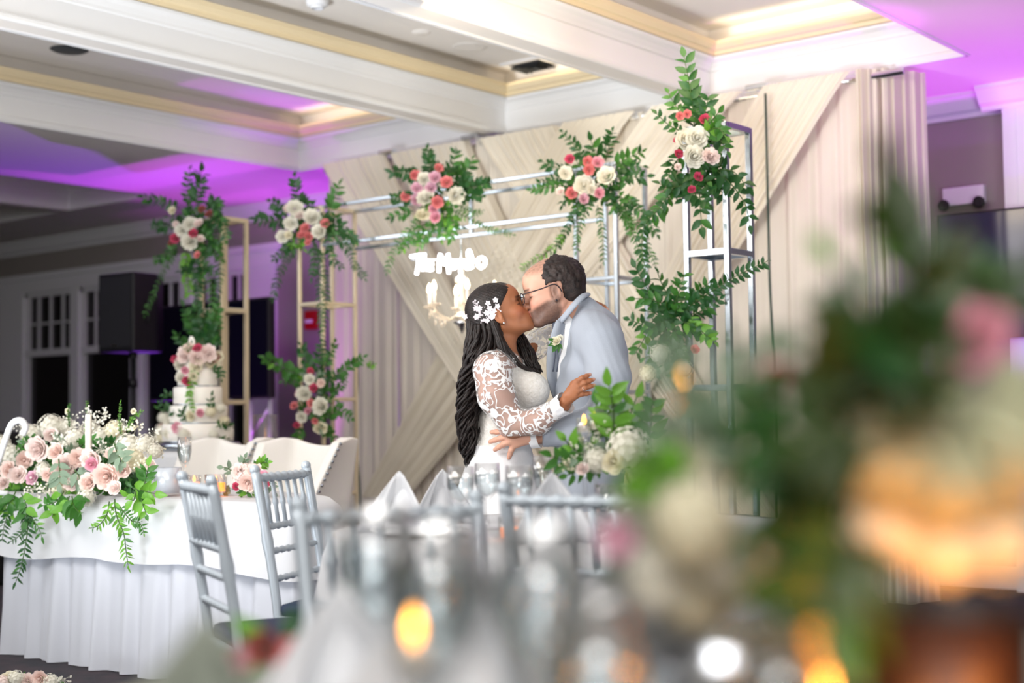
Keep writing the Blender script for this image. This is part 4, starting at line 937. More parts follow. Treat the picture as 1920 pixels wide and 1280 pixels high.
# drop the coarse copy of the near hand
p,q = parts[1]; a_,c_ = Lp(1050,770,-.42),Lp(1122,690,-.30); cen = p[q].mean(1); kill = ((cen>a_)&(cen<c_)).all(1); parts[1] = (p,q[~kill])
bride = person('person','person in a white lace gown with long dark wavy hair, kissing the person in grey')
me = np_mesh('body', parts, M['skin']); X = vcoords(me); q = HB.loc(X); isH = (q[:,2]>-.13)&(np.abs(q[:,1])<.11)&(np.abs(q[:,0])<.13)
tc = np.tile(lin3(SK_B),(len(X),1)); tc[isH] = head_tint(X[isH],HB,SK_B,False)
for T in tp+tp2: m_ = np.exp(-(np.linalg.norm(X-T,axis=1)/.008)**4)*.7; tc = tc*(1-m_[:,None])+lin3('#e8c4bc')*m_[:,None]
set_tint(me, tc); link('body', me, bride)
# lace
def lace_mat(name, sheer=.25, thr=.5, sc=1.0):
    m = bpy.data.materials.new(name); m.use_nodes = True; nt = m.node_tree; L = nt.links; b = nt.nodes['Principled BSDF']; out = nt.nodes['Material Output']
    b.inputs['Base Color'].default_value = lin('#f3f1f0'); b.inputs['Roughness'].default_value = .7
    tc = nt.nodes.new('ShaderNodeTexCoord')
    def N(t, **k):
        n = nt.nodes.new(t)
        for a,v in k.items():
            if hasattr(n,a): setattr(n,a,v)
            else: n.inputs[a.replace('_',' ')].default_value = v
        return n
    n1 = N('ShaderNodeTexNoise', Scale=22*sc, Detail=1.0, Distortion=1.2); L.new(tc.outputs['Object'], n1.inputs['Vector'])
    s1 = N('ShaderNodeMath', operation='SUBTRACT'); s1.inputs[1].default_value = .5; L.new(n1.outputs['Fac'], s1.inputs[0])
    a1 = N('ShaderNodeMath', operation='ABSOLUTE'); L.new(s1.outputs[0], a1.inputs[0])
    l1 = N('ShaderNodeMath', operation='LESS_THAN'); l1.inputs[1].default_value = .045; L.new(a1.outputs[0], l1.inputs[0])
    v = N('ShaderNodeTexVoronoi', Scale=34*sc); L.new(tc.outputs['Object'], v.inputs['Vector'])
    n2 = N('ShaderNodeTexNoise', Scale=120, Detail=1.0); L.new(tc.outputs['Object'], n2.inputs['Vector'])
    ad = N('ShaderNodeMath', operation='MULTIPLY_ADD'); ad.inputs[1].default_value = .5; L.new(n2.outputs['Fac'], ad.inputs[0]); L.new(v.outputs['Distance'], ad.inputs[2])
    l2 = N('ShaderNodeMath', operation='LESS_THAN'); l2.inputs[1].default_value = thr; L.new(ad.outputs[0], l2.inputs[0])
    n3 = N('ShaderNodeTexNoise', Scale=9, Detail=0.0); L.new(tc.outputs['Object'], n3.inputs['Vector'])
    g3 = N('ShaderNodeMath', operation='GREATER_THAN'); g3.inputs[1].default_value = .42; L.new(n3.outputs['Fac'], g3.inputs[0])
    mu = N('ShaderNodeMath', operation='MULTIPLY'); L.new(l2.outputs[0], mu.inputs[0]); L.new(g3.outputs[0], mu.inputs[1])
    mxm = N('ShaderNodeMath', operation='MAXIMUM'); L.new(l1.outputs[0], mxm.inputs[0]); L.new(mu.outputs[0], mxm.inputs[1])
    fac = N('ShaderNodeMapRange'); fac.inputs[3].default_value = sheer; fac.inputs[4].default_value = .97; L.new(mxm.outputs[0], fac.inputs[0])
    bp = N('ShaderNodeBump', Strength=.5, Distance=.003); L.new(mxm.outputs[0], bp.inputs['Height']); L.new(bp.outputs[0], b.inputs['Normal'])
    tr = nt.nodes.new('ShaderNodeBsdfTransparent'); ms = nt.nodes.new('ShaderNodeMixShader'); L.new(fac.outputs[0], ms.inputs[0]); L.new(tr.outputs[0], ms.inputs[1]); L.new(b.outputs[0], ms.inputs[2]); L.new(ms.outputs[0], out.inputs[0])
    return m
M['lace'] = lace_mat('sheer_lace', .22, .52); M['bodice'] = mat('beaded_ivory_lace','#efece6',.55,noise=(70,.5,'#d8d2c8'),bump=(120,1.0,.006))
M['gown'] = mat('white_gown','#f0f0f2',.6,sheen=.2,bump=(60,.2,.006))
def in_plane(V, X, Y, Z, *planes):   # keep where n.x < d for every plane
    for (n,d) in planes: V = np.maximum(V, X*n[0]+Y*n[1]+Z*n[2]-d)
    return V
S = SDF(); bride_body(S, .006, head=False); wr = Lp(1056,758,-.335); zt = Lp(0,702)[2]; xs_ = Lp(965,0)[0]; zl = Lp(0,655)[2]; xl_ = Lp(930,0)[0]
def sl(V,X,Y,Z):
    # sleeves and shoulder yoke: off the torso front above the neckline, ends at the wrists
    yoke = (X-xl_)*.75+(Z-zl)*1.0-.0        # diagonal neckline edge from shoulder to bust
    V = np.maximum(V, np.where(Z>zt-.02, np.where((np.abs(Y)<.14), yoke, -1), -1)*.7)
    wz = wr-np.array((.012,0,-.008)); d = (X-wz[0])*.72+(Y-wz[1])*-.45+(Z-wz[2])*.5
    V = np.where((X>wz[0]-.08)&(Z<zt+.05), np.maximum(V, d), V)
    V = np.where(Z<Lp(0,830)[2]+0*X, .05, V)
    return V
far = Lp(1100,583,.17)
sm = S.mesh((-.32,-.40,Lp(0,835)[2]),(.22,.32,Lp(0,595)[2]),.0045,sl)
# keep the arms and yoke only: remove torso faces lower than the armpits between the arms
p,q = sm; cen = p[q].mean(1); inarm = np.zeros(len(cen),bool)
for (a,b2_,r) in ((Lp(922,694,-.165),Lp(931,742,-.20),.085),(Lp(931,742,-.20),Lp(962,796,-.215),.075),(Lp(962,796,-.215),Lp(1008,790,-.265),.07),(Lp(1008,790,-.265),wr,.055),(Lp(955,688,.15),Lp(1008,645,.21),.075),(Lp(1008,645,.21),Lp(1065,602,.23),.06)):
    ba = b2_-a; T = np.clip(((cen-a)@ba)/(ba@ba),0,1); inarm |= np.linalg.norm(cen-a-T[:,None]*ba,axis=1)<r
keep = inarm|(cen[:,2]>zt-.03); link('lace_sleeves', np_mesh('lace_sleeves',[(p,q[keep])],M['lace']), bride)
# scalloped wrist edge
b = MB(); ax_ = (Lp(1008,790,-.265)-wr); ax_ = Vector(ax_).normalized(); e1 = ax_.orthogonal().normalized(); e2 = ax_.cross(e1)
b.grid(lambda u,v: Vector(wr)+ax_*(.035-.045*v-.006*abs(math.sin(u*math.pi*9))*v)+(e1*math.cos(u*2*math.pi)+e2*math.sin(u*2*math.pi))*(.0345+.006*v-.001*math.sin(u*math.pi*18)), 60, 5, True)
b.build('lace_cuff', M['gown'], bride, True)
S = SDF(); bride_body(S, .009, arms=False, head=False); xb = Lp(993,0)[0]
def bod(V,X,Y,Z):
    top = Lp(0,706)[2]-.030*np.exp(-((Y)/.03)**2)+.012*np.exp(-((np.abs(Y)-.075)/.04)**2)+.0*X-.06*sst(.0,.12,-(X-Lp(940,0)[0]))
    return np.maximum(np.maximum(V, Z-top), Lp(0,868)[2]-Z)
link('bodice', np_mesh('bodice',[S.mesh((-.30,-.20,Lp(0,880)[2]),(.12,.20,Lp(0,690)[2]),.0045,bod)],M['bodice']), bride)
b = MB(); cw = Lp(940,836); 
def skirt_b(u,v):
    g = u*2*math.pi; z = cw[2]*(1-v)+.005; rx = .110+.05*min(1,v*3)+.26*v**1.3; ry = .150+.04*min(1,v*3)+.24*v**1.3
    fo = 1+.05*v*math.sin(g*11+v*2)+.03*v*math.sin(g*7+1)
    return (cw[0]-.04*v+rx*fo*math.cos(g), cw[1]+ry*fo*math.sin(g), z)
b.grid(skirt_b, 140, 24, True); b.build('skirt', M['gown'], bride, True)
# hair
def hair_mat(name, c, c2, r=.38):
    m = mat(name, c, r, noise=(60,.7,c2), bump=(260,.5,.004)); return m
M['hairB'] = hair_mat('dark_brown_hair','#120d0c','#2a1d19',.46); M['hairG'] = hair_mat('short_dark_brown_hair','#1e1715','#3a2b26',.55)
S = SDF(); HB.E(S,(-.018,0,.040),(.101,.084,.088),.02); HB.E(S,(.040,0,.048),(.052,.068,.050),.02); HB.E(S,(-.045,0,-.005),(.075,.078,.085),.03); HB.E(S,(-.060,0,-.05),(.050,.062,.06),.03)
def hc(V,X,Y,Z):
    f = ((X-HB.C[0])*HB.f[0]+(Y-HB.C[1])*HB.f[1]+(Z-HB.C[2])*HB.f[2]); u = ((X-HB.C[0])*HB.u[0]+(Y-HB.C[1])*HB.u[1]+(Z-HB.C[2])*HB.u[2]); s_ = np.abs((X-HB.C[0])*HB.s[0]+(Y-HB.C[1])*HB.s[1]+(Z-HB.C[2])*HB.s[2])
    lim = .0095+1.4*np.clip(u-.0085,-.02,.12)-.06*s_           # hairline: farther forward the higher up
    V = np.maximum(V, f-np.minimum(lim,.088)); 
    V = np.maximum(V, np.where((f>-.018)&(u<.012), .01, -1))
    return V+.0007*np.sin(f*500+u*420)+.0006*np.sin(u*900+s_*300)
hp = S.mesh(HB.C-.17,HB.C+.17,.0032,hc)
link('hair', np_mesh('hair_cap',[hp],M['hairB']), bride)
def locks(pathpts, n, rad, sr, amp, freq, seed, mat_, parent, nm='hair_lock', taper=.5):
    rr = random.Random(seed); P = catmull(pathpts, 10); m = len(P); b = MB()
    for i in range(n):
        g = rr.random()*6.28; q = math.sqrt(rr.random()); ph = rr.random()*6.28; fr = freq*rr.uniform(.85,1.15); am = amp*rr.uniform(.6,1.2); pts = []; rs = []
        e = rr.uniform(.82,1.0)
        for k in range(m):
            t = k/(m-1)
            if t > e: break
            R = rad[0]*(1-t)+rad[1]*t if len(rad)==2 else (rad[0]+(rad[1]-rad[0])*min(1,2*t) if t<.5 else rad[1]+(rad[2]-rad[1])*(2*t-1))
            a = am*min(1,t*2.5)
            off = Vector((math.cos(g)*q*R+a*math.sin(t*fr+ph), math.sin(g)*q*R+a*math.cos(t*fr+ph), math.sin(g*2)*.003))
            pts.append(P[k]+off); rs.append(sr*(1-taper*t)*rr.uniform(.85,1.1))
        if len(pts) > 3: rs[-1] *= .3; b.tube(pts, rs, 5)
    return b.build(nm, mat_, parent, True)
V3 = lambda *a: Vector(Lp(*a))
locks([V3(897,600,0),V3(896,640,-.02),V3(890,680,-.03),V3(882,730,-.05),V3(877,790,-.05),V3(884,850,-.05),V3(892,880,-.05)], 80,(.045,.038,.020),.0075,.016,24,1,M['hairB'],bride)
locks([V3(905,610,-.05),V3(899,650,-.07),V3(884,700,-.09),V3(875,750,-.10),V3(874,800,-.10),V3(876,860,-.09)], 40,(.03,.028,.016),.007,.018,27,2,M['hairB'],bride)
locks([V3(925,600,-.062),V3(934,630,-.075),V3(945,655,-.085),V3(965,680,-.085),V3(990,694,-.07),V3(1008,702,-.05)], 26,(.014,.020,.010),.0065,.006,9,3,M['hairB'],bride)
locks([V3(912,605,-.06),V3(914,640,-.07),V3(905,672,-.08),V3(893,700,-.10)], 26,(.024,.03),.0075,.006,9,5,M['hairB'],bride,taper=.2)
locks([V3(945,600,.06),V3(968,628,.075),V3(982,655,.06),V3(995,680,.045),V3(1010,700,.03)], 44,(.02,.03,.016),.008,.006,9,4,M['hairB'],bride)
# floral hair comb
hcb = MB(); rr = random.Random(5); side = HB.s*(-1 if HB.s[1]>0 else 1)
for i in range(60):
    f_ = rr.gauss(-.040,.020); u_ = rr.gauss(.028,.022); base = Vector(HB.P(f_,0,u_)+side*(.074+.012*rr.random()-.6*max(0,abs(u_-.02)-.03)))
    for k in range(5):
        a = k*1.2566+i; s_ = .011; d = Vector((math.cos(a),-.25,math.sin(a))); e = Vector((-math.sin(a),0,math.cos(a)))
        hcb.add([base,base+d*s_*.6+e*s_*.4,base+d*s_*1.1,base+d*s_*.6-e*s_*.4],[(0,1,2,3)])
hcb.build('hair_comb', mat('pearly_white_comb','#efe4ea',.35,metal=.1), bride)
b = MB(); p_ = Vector(HB.P(.0,0,-.042)+side*.084); b.ell(p_,.0045,8,6); b.build('earring', M['chrome'], bride, True)
b = MB(); k3 = Vector(kn[2]); t3 = Vector(tp[2]); c_ = k3.lerp(t3,.3)+Vector((0,-.004,.002)); d_ = (t3-k3).normalized(); e1 = d_.orthogonal().normalized(); e2 = d_.cross(e1)
b.tube([c_+(e1*math.cos(g*.628)+e2*math.sin(g*.628))*.0098 for g in range(10)],.0013,5,closed=True); b.build('ring', M['chrome'], bride, True)

# ===== groom =====
HG = Head(Lp(1036,547), (-math.cos(.20),-.04,-math.sin(.20)), (-math.sin(.20),0,math.cos(.20)), 1.08)
def groom_torso(S, i=0):
    S.ell(Lp(1116,680),(.118+i,.185+i,.150+i),.06)
    S.cap(Lp(1112,622,-.13),Lp(1118,622,.13),.072+i,.072+i,.05)
    S.ell(Lp(1088,718),(.088+i,.15+i,.12+i),.05)
    S.ell(Lp(1098,790),(.125+i,.165+i,.14+i),.06); S.ell(Lp(1106,872),(.128+i,.170+i,.12+i),.06)
    S.cap(Lp(1092,588),Lp(1112,620),.062+i,.085+i,.05)
def groom_arms(S, i=0):
    S.chain([Lp(1130,640,-.195),Lp(1141,705,-.255),Lp(1136,778,-.275)],[.078+i,.068+i,.057+i],.04)
    S.chain([Lp(1136,778,-.275),Lp(1070,806,-.225),Lp(1003,820,-.185)],[.060+i,.050+i,.035+i],.03)
    S.chain([Lp(1130,640,.195),Lp(1110,715,.25),Lp(1060,770,.22),Lp(985,790,.14)],[.078+i,.062+i,.050+i,.034+i],.04)
S = SDF(); groom_torso(S,-.008); groom_arms(S,-.010)
S.chain([Lp(1058,570),Lp(1078,590),Lp(1100,612)],[.062,.062,.07],.03)
for w in (-.10,.10): S.chain([Lp(1110,890,w),Lp(1112,1070,w),Lp(1118,1270,w)],[.095,.065,.042],.03); S.cap(Lp(1115,1290,w),Lp(1070,1296,w),.04,.03,.02)
head_prims(S, HG, True)
k1 = [Lp(957,811,-.195),Lp(953,819,-.205),Lp(955,828,-.205),Lp(962,836,-.198)]; t1 = [Lp(922,810,-.165),Lp(919,828,-.172),Lp(928,843,-.178),Lp(954,858,-.185)]
hand(S, Lp(997,820,-.20), k1, t1, [Lp(985,815,-.2),Lp(968,806,-.20),Lp(955,801,-.185),Lp(944,798,-.17)], .0100)
k2 = [Lp(965,790,.13),Lp(962,798,.13),Lp(962,806,.13),Lp(964,814,.13)]; t2 = [Lp(935,792,.12),Lp(930,800,.12),Lp(932,808,.12),Lp(938,816,.12)]
hand(S, Lp(985,792,.14), k2, t2, [Lp(982,786,.13),Lp(972,780,.12),Lp(962,777,.11),Lp(954,776,.10)], .0100)
groom = person('person','person in a light grey suit with glasses and beard, kissing the person in lace')
gz = HG.C[2]-.155
ha,hb = Lp(1000,865,-.26),Lp(912,790,-.13); lo_ = np.minimum(ha,hb); hi_ = np.maximum(ha,hb)
g1 = S.mesh((HG.C[0]-.17,-.15,gz),(HG.C[0]+.19,.15,HG.C[2]+.17),.0028); g2 = S.mesh((-.24,-.42,0),(.50,.42,gz+.004),.009)
p,q = g2; cen = p[q].mean(1); g2 = (p,q[~((cen>lo_)&(cen<hi_)).all(1)]); g3 = S.mesh(lo_,hi_,.0024)
me = np_mesh('body',[g1,g2,g3],M['skin']); X = vcoords(me); q = HG.loc(X); isH = (q[:,2]>-.14)&(np.abs(q[:,1])<.12)&(np.abs(q[:,0])<.14)
tc = np.tile(lin3(SK_G),(len(X),1)); tc[isH] = head_tint(X[isH],HG,SK_G,True); set_tint(me, tc); link('body', me, groom)
# hair at the sides and back
S = SDF(); HG.E(S,(-.020,0,.036),(.101,.083,.084),.02); HG.E(S,(-.058,0,-.01),(.055,.066,.075),.03)
def hg(V,X,Y,Z):
    dX,dY,dZ = X-HG.C[0],Y-HG.C[1],Z-HG.C[2]; k = HG.k
    f = (dX*HG.f[0]+dY*HG.f[1]+dZ*HG.f[2])/k; u = (dX*HG.u[0]+dY*HG.u[1]+dZ*HG.u[2])/k; s_ = np.abs(dX*HG.s[0]+dY*HG.s[1]+dZ*HG.s[2])/k
    front = np.where(u>.02, .028-.35*np.maximum(0,u-.06)-.0*u, -.012)   # temple line
    front = front - np.where(s_<.045, .045*(1-s_/.045)*sst(.05,.09,u), 0)
    V = np.maximum(V, (f-front)*k); V = np.maximum(V, np.where((np.abs(f+.006)<.024)&(u<.026), .01, -1)); V = np.maximum(V,(-.075-u)*k)
    return V+.0045*pnoise(X,Y,Z,330)*sst(-.03,.03,u)+.003*pnoise(X,Z,Y,620,3)*sst(-.02,.03,u)-.004*sst(.0,.06,u)*sst(0,.04,-f)
link('hair', np_mesh('hair_short',[S.mesh(HG.C-.17,HG.C+.17,.0032,hg)],M['hairG']), groom)
# jacket
M['suit'] = mat('light_grey_suit','#a4abb6',.75,sheen=.1,noise=(8,.3,'#9ba2af'),bump=(350,.25,.003))
def folds(V,X,Y,Z):
    zz = Z; n1 = np.sin((X*1.2+Z*1.0+.35*np.sin(Z*7+X*5))*44+Y*9)*.0024*(.5+.5*np.sin(X*17+Z*11+Y*6))*sst(.85,1.0,Z)*(1-sst(1.33,1.42,Z)); n2 = np.sin((X*.5-Z*1.0+.3*np.sin(X*11))*85+Y*20)*.0006
    return V+n1+n2+.004*pnoise(X,Y,Z,44)
S = SDF(); groom_torso(S,.006); groom_arms(S,.004); zc_ = Lp(1003,820,-.185); hemz = Lp(0,905)[2]; C0 = Lp(1058,572)
def jk(V,X,Y,Z):
    V = folds(V,X,Y,Z)
    # neck opening
    nx,nz = -.78,.62; V = np.maximum(V, ((X-Lp(1066,585)[0])*nx+(Z-Lp(1066,585)[2])*nz)+0*Y)
    V = np.maximum(V, hemz-Z)
    V = np.where((X<Lp(1040,0)[0])&(Z<Lp(0,770)[2]), np.maximum(V, -(X-Lp(1004,0)[0])*.95-(Z-zc_[2])*.0+.0), V)
    return V
link('jacket', np_mesh('jacket',[S.mesh((-.05,-.40,hemz-.02),(.50,.36,Lp(0,540)[2]),.0055,jk)],M['suit']), groom)
b = MB(); pts = catmull([V3(1046,606,-.045),V3(1058,594,-.088),V3(1076,572,-.098),V3(1092,556,-.070),V3(1100,552,0),V3(1092,556,.07),V3(1076,572,.098),V3(1058,594,.088),V3(1046,606,.045)],6)
b.tube(pts, [.0125+.003*math.sin(math.pi*i/(len(pts)-1)) for i in range(len(pts))], 10, sx=.55); b.build('collar', M['suit'], groom, True)
def strip(path, widths, th, m, nm, nrm=Vector((0,-1,0))):
    P = catmull(path,5); b = MB(); n = len(P); vs = []
    for i,p in enumerate(P):
        tg = (P[min(i+1,n-1)]-P[max(i-1,0)]).normalized(); sd = tg.cross(nrm).normalized(); nn = sd.cross(tg).normalized()
        f = i/(n-1)*(len(widths)-1); k = min(int(f),len(widths)-2); w = widths[k]+(widths[k+1]-widths[k])*(f-k)
        vs += [p-sd*w/2-nn*th/2, p+sd*w/2-nn*th/2, p+sd*w/2+nn*th/2, p-sd*w/2+nn*th/2]
    fs = [(i*4+j,i*4+(j+1)%4,i*4+4+(j+1)%4,i*4+4+j) for i in range(n-1) for j in range(4)]+[(3,2,1,0),((n-1)*4,(n-1)*4+1,(n-1)*4+2,(n-1)*4+3)]
    b.add(vs,fs); return b.build(nm, m, groom, True)
for s in (-1,1):
    strip([V3(1052,603,s*.075),V3(1044,630,s*.085),V3(1038,665,s*.08),V3(1036,705,s*.06),V3(1040,745,s*.03)],[.04,.05,.06,.05,.01],.006,M['suit'],'lapel',Vector((-.55,-s*.83,0)))
M['shirt'] = mat('white_shirt','#f2f3f5',.7)
S = SDF(); S.ell(Lp(1082,690),(.088,.11,.15),.03); S.cap(Lp(1062,590),Lp(1076,620),.066,.08,.03)
link('shirt', np_mesh('shirt',[S.mesh((.0,-.18,Lp(0,780)[2]),(.30,.18,Lp(0,570)[2]),.006,lambda V,X,Y,Z: np.maximum(V,((X-Lp(1062,584)[0])*-.7+(Z-Lp(1062,584)[2])*.7)+0*Y))],M['shirt']), groom)
M['tie'] = mat('charcoal_tie','#4a505e',.5)
b = MB(); b.box(V3(1041,613,-.01),(.022,.06,.034),None,.008); b.build('bow_tie', M['tie'], groom, True)
b = MB(); ce = Vector(Lp(1001,820,-.185)); d_ = (Vector(Lp(1070,806,-.225))-ce).normalized(); b.tube([ce-d_*.012,ce+d_*.02],[.039,.041],16,False); b.build('shirt_cuff', M['shirt'], groom, True)
# trousers, shoes
S = SDF()
for w in (-.10,.10): S.chain([Lp(1108,872,w*.8),Lp(1112,1070,w),Lp(1118,1262,w)],[.125,.095,.085],.04)
link('trousers', np_mesh('trousers',[S.mesh((.0,-.30,.03),(.45,.30,Lp(0,850)[2]),.01)],M['suit']), groom)
for w in (-.10,.10):
    S = SDF(); S.cap(Lp(1122,1294,w),Lp(1062,1300,w),.044,.032,.02); c_ = Lp(1100,1290,w)
    link('shoe', np_mesh('shoe',[S.mesh((c_[0]-.18,c_[1]-.08,0.002),(c_[0]+.16,c_[1]+.08,.10),.006,lambda V,X,Y,Z: np.maximum(V,.003-Z+0*X+0*Y))],mat('brown_shoe','#4a3226',.35)), groom)
# glasses
M['frame'] = mat('dark_glasses_frame','#2a2328',.3)
def hp_(f,s_,u): return Vector(HG.P(f,s_,u))
gl = thing('eyeglasses','dark framed eyeglasses worn by the person in the grey suit','glasses',groom.location,YAW)
for q in (-1,1):
    b = MB(); pts = []
    for k in range(18):
        a = k*2*math.pi/18; r = 1/((abs(math.cos(a))**3+abs(math.sin(a))**3)**(1/3)); pts.append(hp_(.112-.25*abs(.025*math.cos(a)*r*1+.0)*(1 if math.cos(a)>0 else 0), q*(.033+.024*r*math.cos(a)), -.006+.019*r*math.sin(a)))
    b.tube(pts,.0018,6,closed=True); b.build('rim', M['frame'], gl, True)
    b = MB(); b.add(pts,[tuple(range(18))]); b.build('lens', mat('clear_lens','#ffffff',.02,trans=1,ior=1.05), gl)
    b = MB(); b.tube(catmull([hp_(.107,q*.057,.008),hp_(.09,q*.074,.008),hp_(.04,q*.082,.012),hp_(-.002,q*.085,.018),hp_(-.018,q*.084,.004),hp_(-.024,q*.082,-.012)],4),.0022,6); b.build('temple_arm', M['frame'], gl, True)
b = MB(); b.tube(catmull([hp_(.112,-.010,.002),hp_(.117,0,.006),hp_(.112,.010,.002)],4),.002,6); b.build('bridge', M['frame'], gl, True)
b = MB(); b.ell(hp_(.0,-.082 if (HG.P(0,-1,0)[1]<0) else .082,-.038),.0045,8,6); b.build('ear_stud', M['frame'], groom, True)
# boutonniere
bw = Lp(1044,640,-.14); bp_ = OC+Matrix.Rotation(YAW,3,'Z')@Vector(bw)
t = thing('boutonniere','small cream rose with green leaves pinned to the grey lapel','flower',bp_)
out = (camR @ Vector((-.25,.1,1))).normalized()
put_flower(t, bp_+out*.012, .021, 'rose','cream', out); put_flower(t, bp_+camR@Vector((.012,.014,.01)), .012,'rose','white',out)
for (dx,dz,k_) in ((-.02,-.01,.9),(-.012,-.03,1),(.004,-.034,1),(-.025,.008,.8),(.016,-.022,.8),(-.004,-.018,1)):
    d = (camR @ Vector((dx*30,dz*30,.3))).normalized(); x = d.cross(VIEW).normalized(); z = x.cross(d); mt = Matrix((x,d,z)).transposed().to_4x4(); mt.translation = camR@Vector((dx*.3,dz*.3,.004))
    o = link('leaf', LEAF['mid'], t); o.matrix_local = mt @ Matrix.Scale(.034*k_,4)
for s in (0,1):
    b = MB(); b.tube(catmull([camR@Vector((-.004,-.02,.01)),camR@Vector((-.008+.012*s,-.06,.012)),camR@Vector((-.014+.014*s,-.11,.006))],4),.0035,6,sx=.4); b.build('ribbon', M['tie'], t, True)
# ---------------- neon sign and chandelier under the arch ----------------
M['neon'] = mat('white_neon','#ffffff',.4,emis=('#f4f6ff',7))
sg = thing('neon_sign','white glowing handwritten neon sign hung under the arch, left of the couple','sign',(ony(840,495,6.22)))
def stroke(pts): b = MB(); b.tube([ony(740+x/6.4,440+y/6.4,6.22)-sg.location for x,y in (pts if len(pts)==2 else [tuple(v)[:2] for v in catmull([(a,c,0) for a,c in pts],4)])],.0105,7); return b
for pts in ([(195,262),(270,250),(365,240)],[(290,250),(285,360),(262,475)],[(350,262),(342,340),(335,430)],[(338,370),(370,335),(395,360),(388,430)],[(405,385),(440,365),(448,345),(425,335),(404,370),(415,415),(455,408)],
            [(532,450),(538,340),(545,240),(575,300),(598,350),(625,300),(642,235),(646,340),(650,465)],[(672,365),(712,350),(712,325),(690,320),(672,350),(682,400),(722,395)],[(745,400),(745,330),(775,322),(798,340),(802,400)],
            [(905,330),(870,325),(850,360),(870,400),(905,385),(925,300),(900,200),(880,215),(900,330),(930,400)],[(1045,275),(1000,300),(998,360),(1040,392),(1082,350),(1080,295),(1045,275)]):
    stroke(pts).build('letter_stroke', M['neon'], sg, True)
b = MB(); b.tube([ony(740+x/6.4,440+y/6.4,6.235)-sg.location for x,y in ((195,300),(1090,300))],.004,6); b.build('backing_bar', M['acryl'], sg, True)
for x in (800,880):
    b = MB(); p_ = ony(x,487,6.235)-sg.location; q_ = Vector((p_.x,p_.y,2.135-sg.location.z)); b.tube([p_,q_],.0015,4); b.build('hanging_wire', M['chrome'], sg)
M['crystal'] = mat('chandelier_crystal','#fff6ea',.06,trans=.75,ior=1.5,emis=('#ffe3b8',.12))
M['bulb'] = mat('warm_flame_bulb','#fff2d8',.4,emis=('#ffe2b0',14))
M['candle'] = mat('ivory_candle_tube','#fbf4e6',.5)
cc = ony(866,575,6.26); ch = thing('chandelier','crystal chandelier with lit flame bulbs hanging below the neon sign','chandelier',cc)
b = MB(); b.lathe([(0,.22),(.02,.215),(.012,.19),(.035,.17),(.040,.15),(.012,.12),(.018,.05),(.024,.0),(.014,-.03),(.045,-.05),(.07,-.06),(.03,-.075),(0,-.08)],16); b.build('glass_column', M['crystal'], ch, True)
b = MB(); b.lathe([(.0,-.075),(.045,-.08),(.05,-.095),(.02,-.115),(.012,-.14),(.0,-.16)],16); b.build('chrome_bowl', M['chrome'], ch, True)
b = MB(); zc=2.135-cc.z; b.tube([(0,0,.21),(0,0,zc)],.003,5); b.build('chain', M['chrome'], ch)
for k in range(6):
    g = k*math.pi/3+.35; cx,cy = math.cos(g),math.sin(g); R0 = .205
    b = MB(); b.tube(catmull([(.02*cx,.02*cy,-.04),(.09*cx,.09*cy,-.075),(.17*cx,.17*cy,-.05),(R0*cx,R0*cy,.0)],5),.0075,7); arm = b.build('arm', M['crystal'], ch, True)
    b = MB(); b.lathe([(.0,-.005),(.035,.0),(.040,.012),(.0,.006)],12,(R0*cx,R0*cy,.0)); b.build('drip_pan', M['crystal'], arm, True)
    b = MB(); b.tube([(R0*cx,R0*cy,.008),(R0*cx,R0*cy,.085)],.0105,10); b.build('candle_tube', M['candle'], arm, True)
    b = MB(); b.lathe([(0,0),(.010,.006),(.014,.02),(.011,.038),(.004,.056),(0,.062)],10,(R0*cx,R0*cy,.086)); b.build('bulb', M['bulb'], arm, True)
    for (r_,z_) in ((R0,-.045),(.13,-.105),(.17,-.09)):
        b = MB(); b.lathe([(0,.024),(.009,.006),(.007,-.008),(0,-.02)],6,(r_*cx,r_*cy,z_)); b.build('crystal_drop', M['crystal'], arm)
light('POINT','chandelier_glow',(cc.x,cc.y-.02,cc.z+.12),(0,0,0),7,(1,.83,.6),.12)
light('AREA','neon_glow',(sg.location.x,6.19,sg.location.z),(sg.location.x,7,sg.location.z),2.5,(1,.97,.95),.5,.1)

# ---------------- cake ----------------
M['icing'] = mat('white_buttercream','#f3efe8',.6,sub=.1,bump=(90,.35,.004))
cb = W(371,828,8.35); cz = cb.z
t = thing('cake_table','small round table under a white floor-length cloth, holding the cake','table',(cb.x,cb.y,0))
b = MB(); b.lathe([(0,cz-.05),(.30,cz-.05),(.33,cz-.06),(.335,cz-.09)]+[(.34+.06*k/8,(cz-.09)*(1-k/8)+.005) for k in range(1,9)],90,(0,0,0),lambda g,z: 1+(.05*math.sin(g*19)*max(0,(cz-.09-z)))); b.build('tablecloth', M['linen'], t, True)
b = MB(); b.lathe([(0,cz-.09),(.3,cz-.09),(.3,cz-.055),(0,cz-.055)],24); b.build('tabletop', mat('cake_table_wood','#a08a6a',.6), t)
ck = thing('wedding_cake','white five tier wedding cake dressed with roses and leaves','cake',(cb.x,cb.y,cz-.048))
b = MB(); b.lathe([(0,0),(.24,0),(.25,.01),(.25,.03),(.24,.045),(0,.045)],40); b.build('cake_stand', M['silver'], ck, True)
z = .045; k_ = 8.35/F
for (r,h) in ((66*k_,.108),(54*k_,.108),(45*k_,.108),(37*k_,.105)):
    b = MB(); b.lathe([(0,0),(r-.004,0),(r,.006),(r,h-.008),(r-.008,h),(0,h)],48,(0,0,z)); b.build('cake_tier', M['icing'], ck, True)
    b = MB(); b.lathe([(r,.0),(r+.005,.004),(r,.010)],48,(0,0,z)); b.build('piped_border', M['silver'], ck, True); z += h
